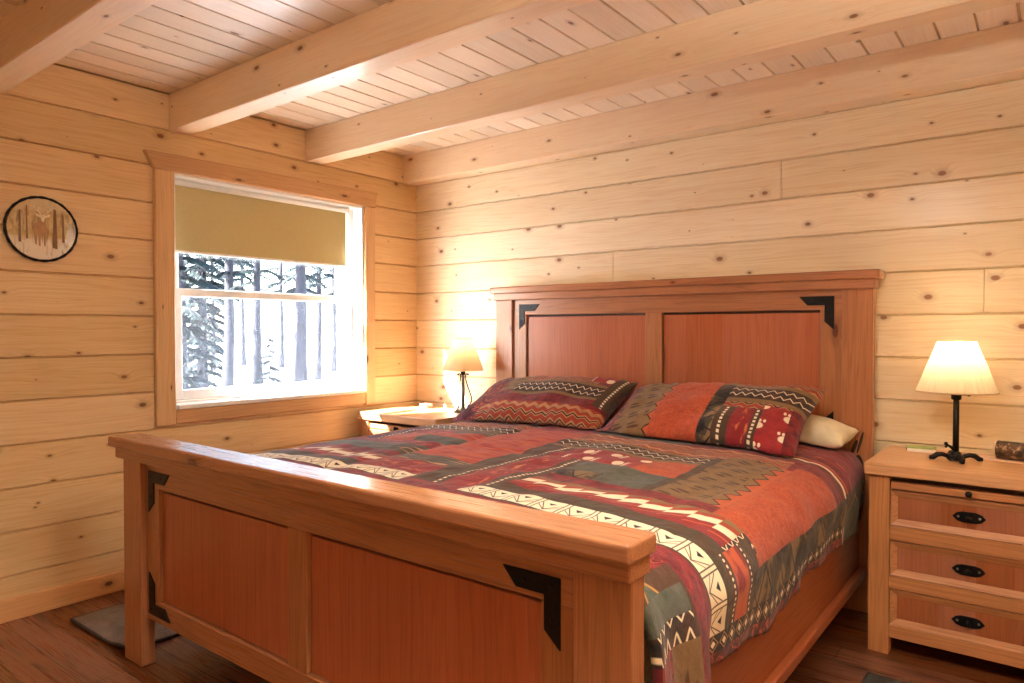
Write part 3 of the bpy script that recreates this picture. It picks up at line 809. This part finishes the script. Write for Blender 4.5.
def nightstand(loc, label, rz=0):
    t = thing('nightstand', label, 'nightstand', loc, rz)
    Wd, Dp = .655, .47
    # local: x 0..Wd, y 0 (front) .. Dp
    bm = NB()
    n = 26; front = []
    for i in range(n + 1):
        xx = Wd * i / n
        front.append((xx, .0035 * nz(xx * 9, loc[0] * 3) + .002 * nz(xx * 31, loc[0])))
    prism(bm, front + [(Wd, Dp), (0, Dp)], .665, .71, 'z', .003); link('top', bm, W['ns_t'], t)
    bm = NB()
    for yy in (.017, Dp - .06):
        for xx in (.012, Wd - .082):
            pass
    for yy0, yy1 in ((.017, .075), (Dp - .07, Dp - .012)):
        for xa in (.012, Wd - .082):
            bm = NB()
            # slightly wany edge on the outer side of each post
            pts = []
            m = 14
            for k in range(m + 1):
                z = .665 * k / m
                pts.append((xa + (.003 * nz(z * 8, xa * 5 + loc[0]) if xa < .1 else 0), z))
            for k in range(m, -1, -1):
                z = .665 * k / m
                pts.append((xa + .07 + (.003 * nz(z * 8, xa * 5 + loc[0]) if xa > .1 else 0), z))
            prism(bm, pts, yy0, yy1, 'y', .002); link('leg', bm, W['ns_z'], t)
    xi0, xi1 = .082, Wd - .082
    bm = NB()
    for z0, z1 in ((.064, .112), (.248, .295), (.427, .481)):
        box(bm, xi0, xi1, .022, .06, z0, z1, .002)
    link('drawer_rails', bm, W['ns_x'], t)
    bm = NB()
    box(bm, .02, .035, .075, Dp - .07, .09, .665); box(bm, Wd - .035, Wd - .02, .075, Dp - .07, .09, .665); box(bm, .03, Wd - .03, Dp - .03, Dp - .018, .09, .665)
    link('carcass', bm, W['ns_z'], t)
    bm = NB(); box(bm, xi0 - .002, xi1 + .002, .06, .075, .08, .664); link('inner_panel', bm, W['dark'], t)
    bm = NB(); box(bm, xi0 + .003, xi1 - .003, .026, .062, .616, .642, .002); tr_ = link('pull_out_tray', bm, W['ns_x'], t)
    bm = NB(); tube(bm, [(Wd / 2, .026, .63), (Wd / 2, .012, .63)], [.008, .005], 12); ball(bm, (Wd / 2, .006, .632), .0115, 14, (1, .8, 1)); link('knob', bm, IRON, tr_, True)
    for z0, z1 in ((.482, .612), (.296, .426), (.113, .247)):
        bm = NB()
        fw = .022
        xa, xb = xi0 + .003, xi1 - .003
        za, zb = z0 + .002, z1 - .002
        # raised, sloping picture-frame edge round the drawer front
        o_ = [(xa, za), (xb, za), (xb, zb), (xa, zb)]
        i_ = [(xa + fw, za + fw), (xb - fw, za + fw), (xb - fw, zb - fw), (xa + fw, zb - fw)]
        yo, yi = .020, .030
        vo = [bm.verts.new((p[0], yo, p[1])) for p in o_]; vi = [bm.verts.new((p[0], yi, p[1])) for p in i_]
        vb = [bm.verts.new((p[0], .06, p[1])) for p in o_]; vp = [bm.verts.new((p[0], .036, p[1])) for p in i_]
        for k in range(4):
            j = (k + 1) % 4
            bm.faces.new((vo[k], vo[j], vi[j], vi[k])); bm.faces.new((vo[j], vo[k], vb[k], vb[j])); bm.faces.new((vi[k], vi[j], vp[j], vp[k]))
        bm.faces.new(vb); bm.faces.new(vp)
        bmesh.ops.recalc_face_normals(bm, faces=bm.faces[:])
        d = link('drawer', bm, W['ns_x'], t)
        bm = NB(); box(bm, xa + fw - .001, xb - fw + .001, .032, .04, za + fw - .001, zb - fw + .001); link('panel', bm, W['ns_p'], d)
        pull(d, Wd / 2, .032, (z0 + z1) / 2 + .0)
    return t
NSX, NSY = 2.858, -.482
nightstand((NSX, NSY, 0), 'honey pine three-drawer nightstand on the right, standing clear beside the bed')
nightstand((.075, -.575, 0), 'honey pine nightstand in the window corner, half hidden by the bed')

# ------------------------------------------------------------------ lamps
def shade_mat(name, col):
    s = NT(name)
    df = s.n('ShaderNodeBsdfDiffuse'); s.put(df.inputs[0], lin(col))
    tl = s.n('ShaderNodeBsdfTranslucent'); s.put(tl.inputs[0], lin(col))
    mx = s.n('ShaderNodeMixShader'); mx.inputs[0].default_value = .5
    s.t.links.new(df.outputs[0], mx.inputs[1]); s.t.links.new(tl.outputs[0], mx.inputs[2])
    return s.done(mx.outputs[0])
SHADE = shade_mat('pleated_cream_shade', (240, 226, 196))
SHADE2 = shade_mat('parchment_shade', (216, 192, 156))
s = NT('lit_bulb'); e = s.n('ShaderNodeEmission'); e.inputs[0].default_value = (1, .72, .42, 1); e.inputs[1].default_value = 8
BULB = s.done(e.outputs[0])
def bulb_light(loc, power, parent):
    ld = bpy.data.lights.new('lamp_light', 'POINT'); ld.energy = power; ld.color = (1, .78, .53); ld.shadow_soft_size = .022
    lo = bpy.data.objects.new('lamp_light', ld); COL.objects.link(lo); lo.parent = parent; lo.location = loc
ZN = .71
# right lamp
la = thing('table_lamp', 'black iron table lamp with pleated cream shade on the right nightstand', 'lamp', (3.125, -.245, ZN), D2(20))
bm = NB(); box(bm, -.026, .026, -.026, .026, 0, .022, .004, 2); lathe(bm, [(.02, .02), (.017, .03), (.013, .034)], 20); base = link('base', bm, IRON, la)
for a in (0, 90, 180, 270):
    bm = NB()
    d = Vector((math.cos(D2(a)), math.sin(D2(a)), 0))
    pts = [d * .02 + Vector((0, 0, .014)), d * .045 + Vector((0, 0, .022)), d * .062 + Vector((0, 0, .02)), d * .076 + Vector((0, 0, .009)), d * .088 + Vector((0, 0, .008))]
    tube(bm, pts, [.008, .009, .010, .010, .007], 10); link('foot', bm, IRON, base, True)
bm = NB(); tube(bm, [(0, 0, .03), (0, 0, .235)], [.011, .010], 16); pole = link('pole', bm, IRON, la, True)
bm = NB(); tube(bm, [(0, 0, .03), (-.016, -.008, .05), (-.03, -.012, .058), (-.038, -.014, .05)], [.006, .006, .005, .004], 8); ball(bm, (-.036, -.014, .064), .007); link('twig_knob', bm, IRON, pole, True)
bm = NB(); lathe(bm, [(.011, .228), (.017, .232), (.017, .262), (.012, .266), (.012, .30)], 16); sk = link('socket', bm, IRON, la, True)
bm = NB(); tube(bm, [(.014, 0, .25), (.036, -.004, .25)], .004, 8); ball(bm, (.04, -.004, .25), .007); link('switch_key', bm, IRON, sk, True)
def pleat(i, k): return 1 + (.012 if i % 2 else -.012)
bm = NB(); lathe(bm, [(.133, .260), (.129, .269), (.115, .305), (.096, .36), (.076, .41), (.0625, .448), (.061, .452)], 72, mod=pleat)
sh = link('lamp_shade', bm, SHADE, la, False)
for r_, z_ in ((.133, .260), (.062, .451)):
    bm = NB(); tube(bm, [(r_ * math.cos(2 * PI * i / 40), r_ * math.sin(2 * PI * i / 40), z_) for i in range(41)], .0025, 6, False)
    link('trim_ring', bm, SHADE2, sh, True)
bm = NB(); lathe(bm, [(.004, .298), (.012, .302), (.014, .322), (.026, .348), (.030, .368), (.024, .390), (.008, .400)], 20); bu = link('bulb', bm, BULB, la, True); bu.visible_shadow = True
bulb_light((0.0, 0, .412), 3.2, la)
# left lamp
lb = thing('table_lamp', 'small grey iron table lamp with curved rods on the window-corner nightstand', 'lamp', (.605, -.205, ZN), D2(38))
bm = NB(); lathe(bm, [(.0, 0), (.055, 0), (.057, .006), (.04, .014), (.02, .018), (.014, .026)], 28)
ba = link('base', bm, PEWTER, lb, True)
for a in (0, 120, 240):
    bm = NB(); d = Vector((math.cos(D2(a)), math.sin(D2(a)), 0))
    pts = []
    for k in range(15):
        th = k / 14 * 1.6 * PI
        rr = .016 * (1 - k / 20)
        pts.append(d * (.056 + rr * math.cos(th - PI / 2) * 1.0) + Vector((0, 0, .022 + rr * math.sin(th - PI / 2))))
    tube(bm, pts, .0042, 8); link('scroll', bm, PEWTER, ba, True)
bm = NB(); tube(bm, [(0, 0, .02), (0, 0, .05), (0, 0, .20), (0, 0, .228)], [.013, .012, .009, .0085], 14); link('column', bm, PEWTER, lb, True)
for a in (0, 180):
    bm = NB(); d = Vector((math.cos(D2(a)), math.sin(D2(a)), 0))
    prof = [(.022, .032), (.040, .045), (.052, .066), (.050, .09), (.040, .12), (.026, .16), (.016, .195), (.014, .222), (.022, .232), (.03, .226)]
    tube(bm, [d * r_ + Vector((0, 0, z_)) for r_, z_ in prof], .0034, 8); ball(bm, d * .03 + Vector((0, 0, .226)), .0062); link('curved_rod', bm, IRON, lb, True)
bm = NB(); lathe(bm, [(.009, .222), (.015, .228), (.015, .258), (.011, .262), (.011, .29)], 16); link('socket', bm, IRON, lb, True)
bm = NB(); lathe(bm, [(.126, .252), (.124, .254), (.088, .352), (.056, .442), (.055, .444)], 56); sh = link('lamp_shade', bm, SHADE2, lb, True)
for r_, z_ in ((.126, .252), (.055, .444)):
    bm = NB(); tube(bm, [(r_ * math.cos(2 * PI * i / 40), r_ * math.sin(2 * PI * i / 40), z_) for i in range(41)], .0022, 6, False)
    link('trim_ring', bm, SHADE, sh, True)
bm = NB(); lathe(bm, [(.004, .288), (.012, .292), (.014, .312), (.025, .336), (.028, .354), (.022, .376), (.008, .386)], 20); link('bulb', bm, BULB, lb, True)
bulb_light((0, 0, .398), 1.7, lb)

# ------------------------------------------------------------------ small things on the nightstands
nb_ = thing('notepad', 'small pad with a green cover beside the iron lamp foot', 'notepad', (2.992, -.085, ZN), D2(6))
bm = NB(); box(bm, -.05, .05, -.035, .035, 0, .013, .001); link('pages', bm, PAPER, nb_)
bm = NB(); box(bm, -.052, .052, -.037, .037, .013, .0165, .001); link('cover', bm, plain('green_card', (150, 172, 92), .5), nb_)['label'] = 'green cover'
bm = NB(); box(bm, -.054, -.0505, -.012, .012, .003, .009, .001); link('clip', bm, IRON, nb_)
ph = NB(); box(ph, 3.19, 3.42, -.165, -.06, ZN, ZN + .002)
pp = link('paper_sheet', ph, plain('pinkish_paper', (226, 186, 160), .7)); tag(pp, 'flat pinkish paper lying under the dark patterned cylinder', 'paper')
s = NT('camouflage_wrap')
n1 = s.noise(s.obj(), 38, 3, .6)
c = s.mix(s.rng(n1, .42, .47), lin((44, 30, 22)), lin((92, 64, 42))); c = s.mix(s.rng(n1, .58, .62), c, lin((170, 136, 98)))
CAMO = s.done(s.bsdf(c, .5))
cy = thing('cylinder_case', 'dark brown camouflage cylinder lying on its side at the edge of the right nightstand', 'container', (3.245, -.105, ZN + .0365), D2(-14))
def xl(prof, n=36):
    bm = NB(); lathe(bm, prof, n); bmesh.ops.rotate(bm, verts=bm.verts, cent=(0, 0, 0), matrix=Matrix.Rotation(PI / 2, 3, 'Y')); return bm
link('body', xl([(.030, .0), (.034, .004), (.034, .16), (.031, .165), (0.0001, .165)]), CAMO, cy, True)
link('rim', xl([(.0265, .004), (.0255, -.002), (.030, -.004), (.0335, -.001), (.0338, .008)]), plain('pale_rim', (214, 184, 146), .5), cy, True)['label'] = 'pale ring round the open end'
link('lining', xl([(.0265, .0), (.026, .05), (0.0001, .05)]), plain('brown_lining', (110, 76, 44), .6), cy, True)
bm = NB(); box(bm, .3, .42, -.33, -.25, ZN, ZN + .004, .001); bmesh.ops.rotate(bm, verts=bm.verts, cent=(.36, -.29, 0), matrix=Matrix.Rotation(.3, 3, 'Z'))
tag(link('folded_paper', bm, PAPER), 'white folded paper lying on the window-corner nightstand', 'paper')
bm = NB(); box(bm, .20, .27, -.17, -.12, ZN, ZN + .02, .003)
tag(link('small_box', bm, plain('ivory_card', (226, 206, 180), .6)), 'small ivory box near the room corner on the nightstand', 'box')

# ------------------------------------------------------------------ wall plate with a deer
pt = thing('wall_plate', 'round picture plate of a deer in snowy woods hung left of the window', 'plate', (0, -2.218, 1.63))
RP = .128
s = NT('plate_landscape')
X, Y, Z = s.xyz(s.obj())
n1 = s.noise(s.obj(), 34, 5, .6); n2 = s.noise(s.vec(s.M('MULTIPLY', Y, 70), s.M('MULTIPLY', Z, 12), 0), 1, 4)
c = s.mix(s.rng(n1, .35, .65), lin((196, 164, 108)), lin((224, 198, 146)))
c = s.mix(s.rng(n2, .52, .62, 0, .55), c, lin((128, 92, 50)))
c = s.mix(s.rng(s.M('ADD', Z, s.M('MULTIPLY', n1, .06)), -.02, .0, 1, 0), c, s.mix(s.rng(n2, .55, .66), lin((232, 220, 200)), lin((186, 158, 120))))
c = s.mix(s.rng(s.M('ADD', Z, s.M('MULTIPLY', n1, .05)), .088, .115, 0, .7), c, lin((224, 208, 170)))
LAND = s.done(s.bsdf(c, .25, coat=.3))
bm = NB(); lathe(bm, [(0.0001, .012), (RP * .75, .010), (RP, .016), (RP, .004), (0.0001, .002)], 56); bmesh.ops.rotate(bm, verts=bm.verts, cent=(0, 0, 0), matrix=Matrix.Rotation(PI / 2, 3, 'Y')); link('dish', bm, LAND, pt, False)
bm = NB(); tube(bm, [(.013, (RP + .006) * math.cos(2 * PI * i / 64), (RP + .006) * math.sin(2 * PI * i / 64)) for i in range(65)], [.0055 + .0012 * math.sin(i * 2.1) for i in range(65)], 8, False); link('rim', bm, IRON, pt, True)['label'] = 'black iron twig rim'
def flat(name, polys, mat, x):
    bm = NB()
    for q in polys: prism(bm, q, x, x + .0016, 'x')
    return link(name, bm, mat, pt)
TRK = plain('painted_trunk', (134, 98, 56), .4); TAN = plain('painted_deer_coat', (178, 134, 84), .4); PALE = plain('painted_pale', (232, 216, 184), .4)
for q in ([(.040, -.075), (.058, -.080), (.054, .085), (.045, .09)], [(-.085, -.06), (-.076, -.06), (-.078, .075), (-.084, .07)], [(.076, -.05), (.086, -.05), (.082, .07), (.078, .07)], [(-.058, -.045), (-.053, -.045), (-.054, .095), (-.058, .095)]):
    flat('painted_tree', [q], TRK, .0122)
flat('painted_deer', [[(-.025, -.066), (-.020, -.066), (-.018, -.022), (-.013, -.023), (-.011, -.072), (-.006, -.072), (-.004, -.022), (.007, -.022), (.009, -.072), (.013, -.072), (.015, -.018), (.018, .0), (.016, .024), (.012, .052), (-.004, .052), (-.007, .03), (-.022, .026), (-.034, .016), (-.030, -.012)]], TAN, .0124)
flat('painted_face', [[(-.001, .030), (.006, .030), (.011, .048), (.028, .054), (.031, .067), (.012, .058), (.008, .061), (-.004, .061), (-.007, .058), (-.027, .067), (-.023, .054), (-.006, .048)]], PALE, .0142)
for sg in (-1, 1):
    o = .003
    flat('painted_antler', [[(o + sg * a, b) for a, b in ((.002, .060), (.016, .072), (.012, .094), (.0155, .094), (.0195, .078), (.027, .086), (.033, .106), (.036, .105), (.031, .089), (.043, .098), (.044, .095), (.028, .08), (.006, .058))]], PALE, .0132)

# ------------------------------------------------------------------ mats
def mat_(name, x0, x1, y0, y1, label, curl=None, k=1.0):
    s = NT(name + '_pile_' + str(x0))
    n1 = s.noise(s.obj(), 380, 3); n2 = s.noise(s.obj(), 14, 3)
    c = s.mix(s.rng(n1, .3, .7), lin((158 * k, 144 * k, 130 * k)), lin((112 * k, 100 * k, 90 * k))); c = s.mix(s.rng(n2, .4, .7, 0, .4), c, lin((92 * k, 82 * k, 74 * k)))
    m = s.done(s.bsdf(c, .95, normal=s.bump(n1, .6, .004), spec=.1))
    t = thing(name, label, 'mat', ((x0 + x1) / 2, (y0 + y1) / 2, 0))
    w_, d_ = (x1 - x0) / 2, (y1 - y0) / 2
    def H(x, y):
        z = .012
        if curl:
            d = math.hypot(x - curl[0] * w_, y - curl[1] * d_)
            z += .02 * smooth01(1 - d / .16)
        # a sewn groove round the middle field
        q = max(abs(x) - (w_ - .07), abs(y) - (d_ - .07))
        z -= .005 * math.exp(-(q / .008) ** 2)
        return z
    bm = NB(); n, m_ = 60, 60
    V = [[bm.verts.new((-w_ + 2 * w_ * i / n, -d_ + 2 * d_ * j / m_, H(-w_ + 2 * w_ * i / n, -d_ + 2 * d_ * j / m_))) for j in range(m_ + 1)] for i in range(n + 1)]
    for i in range(n):
        for j in range(m_): bm.faces.new((V[i][j], V[i + 1][j], V[i + 1][j + 1], V[i][j + 1]))
    r = bmesh.ops.extrude_face_region(bm, geom=bm.faces[:])
    for g in r['geom']:
        if isinstance(g, bmesh.types.BMVert): g.co.z -= .0105
    bmesh.ops.recalc_face_normals(bm, faces=bm.faces[:])
    link('pile', bm, m, t, True)
    bm = NB()
    for a, b in (((-1, -1), (1, -1)), ((1, -1), (1, 1)), ((1, 1), (-1, 1)), ((-1, 1), (-1, -1))):
        pts = [((a[0] + (b[0] - a[0]) * k / 24) * w_, (a[1] + (b[1] - a[1]) * k / 24) * d_) for k in range(25)]
        tube(bm, [(x, y, H(x, y) - .005) for x, y in pts], .006, 6)
    link('binding', bm, plain(name + '_binding', (58, 50, 46), .9), t, True)
mat_('floor_mat', .215, .705, -2.195, -1.45, 'grey bedside mat on the floor behind the left footboard post', (1, -1))
mat_('floor_mat', 2.915, 3.42, -1.3, -.685, 'dark grey bedside mat on the floor in front of the right nightstand', None, .6)

# ------------------------------------------------------------------ outdoors
bm = NB()
gx = [-.6 - 60 * (i / 40) ** 1.7 for i in range(41)]; gy = frange(-30, 60, 60)
def gh(x, y): return -.55 + .10 * nz(x * .25, y * .25) + .25 * nz(x * .06, y * .06) * smooth01((-x - 4) / 12) + .02 * max(0, -x - 14) * .5
V = [[bm.verts.new((a, b, gh(a, b))) for b in gy] for a in gx]
for i in range(40):
    for j in range(60): bm.faces.new((V[i][j], V[i][j + 1], V[i + 1][j + 1], V[i + 1][j]))
bmesh.ops.recalc_face_normals(bm, faces=bm.faces[:])
struct('ground', bm, SNOW, 'snow-covered ground outside the window', True)

CAM = Vector((3.417, -3.356, 1.2))
F_ = 701.4
yaw = D2(37.75)
def tree(px, depth, tw, label, h=9.0, z0=1.8, dens=1.0, spread=1.5, sapling=False):
    """px/depth are turned into a place on the ground; the tree then stands there with real size"""
    d = Vector((-math.sin(yaw), math.cos(yaw), 0)) + Vector((math.cos(yaw), math.sin(yaw), 0)) * ((px - 512) / F_)
    p = CAM + d * depth
    zg = gh(p.x, p.y)
    t = thing('spruce_tree', label, 'tree', (p.x, p.y, zg - .05), R.random() * 6)
    r0 = tw
    bm = NB()
    k = 10
    lean = Vector((R.uniform(-.02, .02), R.uniform(-.02, .02), 0))
    tube(bm, [lean * (h * i / k) + Vector((.02 * math.sin(i + px), .02 * math.cos(i * 1.3 + px), h * i / k)) for i in range(k + 1)], [r0 * (1.25 if i == 0 else 1) * (1 - .85 * i / k) for i in range(k + 1)], 10)
    link('trunk', bm, BARK, t, True)
    bm = NB(); bs = NB()
    z = z0
    while z < h - .1:
        fr_ = (z - z0) / (h - z0)
        reach = spread * (1 - .8 * fr_) * (.55 + .45 * min(1, fr_ * 5 + .3))
        for b in range(max(2, int(4 * dens))):
            a = R.random() * 2 * PI
            L_ = reach * R.uniform(.6, 1.1)
            dirv = Vector((math.cos(a), math.sin(a), 0))
            pts = [lean * z + Vector((0, 0, z)) + dirv * (L_ * q) + Vector((0, 0, -.28 * L_ * q * q * 1.2 + .05 * q)) for q in (0, .35, .7, 1.0)]
            tube(bs, pts, [.02, .014, .009, .004] if not sapling else [.006, .005, .004, .002], 4)
            side = dirv.cross(Vector((0, 0, 1)))
            m = int(9 * dens) + 4
            for q in range(m):
                f = (q + .5) / m
                if f < .12: continue
                base = pts[0].lerp(pts[3], f); base.z = pts[0].z - .28 * L_ * f * f * 1.2
                for sg in (-1, 1):
                    ln = L_ * .34 * (1.05 - f * .6) * R.uniform(.6, 1.2)
                    tip = base + side * sg * ln * .8 + dirv * ln * .6 + Vector((0, 0, -ln * R.uniform(.15, .6)))
                    w_ = dirv * (.04 + .05 * R.random()) * (1 if not sapling else .4)
                    v = [bm.verts.new(base - w_), bm.verts.new(base + w_), bm.verts.new(tip + Vector((0, 0, -.05)))]
                    bm.faces.new(v)
        z += .32 / dens * (1 if not sapling else .45)
    n0 = len(bm.faces)
    me_ = bpy.data.meshes.new('twigs'); bs.to_mesh(me_); bs.free(); bm.from_mesh(me_); bpy.data.meshes.remove(me_)
    bm.faces.ensure_lookup_table()
    for f in bm.faces[n0:]: f.material_index = 1
    link('foliage', bm, [NEEDLE, BARK], t)
tree(181, 15, .16, 'dense spruce seen at the far left of the window', 8, .4, 1.5, 1.0)
tree(201, 20, .16, 'dense spruce standing next to the window far left one', 9, .6, 1.5, 1.1)
tree(227, 17, .14, 'straight spruce trunk seen in the left third of the window', 10, 2.9, .9, 1.0)
tree(257, 21.5, .15, 'spruce trunk seen in the middle of the window', 10, 3.2, .9, 1.3)
tree(301, 18, .19, 'thick spruce trunk seen right of the window middle', 10, 2.9, .9, 1.2)
tree(318, 24, .12, 'thin spruce trunk just right of the thick one', 10, 3.0, .9, 1.2)
tree(269, 15.5, .03, 'young spruce sapling in the snow outside the window', 1.8, .2, 1.2, .42, True)
tree(213, 29, .10, 'slim distant trunk between the dense spruces and the left trunk', 11, 3.6, .8, 1.4)
tree(243, 33, .12, 'distant trunk behind and left of the middle one', 11, 3.8, .9, 1.6)
tree(281, 32, .12, 'distant trunk behind the young sapling', 11, 3.6, .9, 1.6)
tree(333, 30, .13, 'distant trunk at the right edge of the window view', 11, 3.4, .9, 1.4)

# ------------------------------------------------------------------ light
w = bpy.data.worlds.new('sky'); SC.world = w; w.use_nodes = True
nt = w.node_tree; bg = nt.nodes['Background']
sk = nt.nodes.new('ShaderNodeTexSky'); sk.sky_type = 'NISHITA'; sk.sun_disc = False
sk.sun_elevation = D2(36); sk.sun_rotation = math.atan2(-.5, -1.0)
sk.air_density = 1.0; sk.dust_density = 1.0
nt.links.new(sk.outputs[0], bg.inputs[0]); bg.inputs[1].default_value = 1.5
sd = bpy.data.lights.new('sun', 'SUN'); sd.energy = 82; sd.angle = D2(.6); sd.color = (1, .98, .95)
so = bpy.data.objects.new('sun', sd); COL.objects.link(so)
so.rotation_euler = Vector((.5, 1.0, -.8)).to_track_quat('-Z', 'Y').to_euler()
# window portal
pd = bpy.data.lights.new('window_daylight', 'AREA'); pd.shape = 'RECTANGLE'; pd.size = 1.1; pd.size_y = 1.1
po = bpy.data.objects.new('window_daylight', pd); COL.objects.link(po)
po.location = (-.175, (WY0 + WY1) / 2, 1.39); po.rotation_euler = Vector((1, 0, 0)).to_track_quat('-Z', 'Y').to_euler()
pd.cycles.is_portal = True
# added fill lights out of view, facing down and up, no fixture modelled
ad = bpy.data.lights.new('fill_down', 'AREA'); ad.shape = 'DISK'; ad.size = .5; ad.energy = 25; ad.color = (.99, 1.0, .95)
ao = bpy.data.objects.new('fill_down', ad); COL.objects.link(ao); ao.location = (2.8, -2.35, 2.08)
ud = bpy.data.lights.new('fill_up', 'AREA'); ud.shape = 'DISK'; ud.size = .5; ud.energy = 66; ud.color = (.98, 1.0, .94)
uo = bpy.data.objects.new('fill_up', ud); COL.objects.link(uo); uo.location = (3.75, -2.4, 1.9); uo.rotation_euler = (PI, 0, 0)

# ------------------------------------------------------------------ camera
cd = bpy.data.cameras.new('camera'); co = bpy.data.objects.new('camera', cd); COL.objects.link(co)
cd.sensor_width = 36; cd.lens = F_ / 1024 * 36; cd.clip_start = .02
co.location = CAM
co.rotation_euler = (PI / 2 - math.atan(11.0 / F_), 0, yaw)
SC.camera = co

SC.view_settings.view_transform = 'Standard'; SC.view_settings.look = 'None'
SC.view_settings.gamma = 1; SC.view_settings.use_curve_mapping = False; SC.view_settings.exposure = -0.02
SC.cycles.use_denoising = True
SC.cycles.max_bounces = 10; SC.cycles.diffuse_bounces = 5; SC.cycles.glossy_bounces = 4; SC.cycles.transparent_max_bounces = 12
SC.cycles.blur_glossy = 0.0
SC.cycles.caustics_reflective = True; SC.cycles.caustics_refractive = False; SC.cycles.sample_clamp_indirect = 60
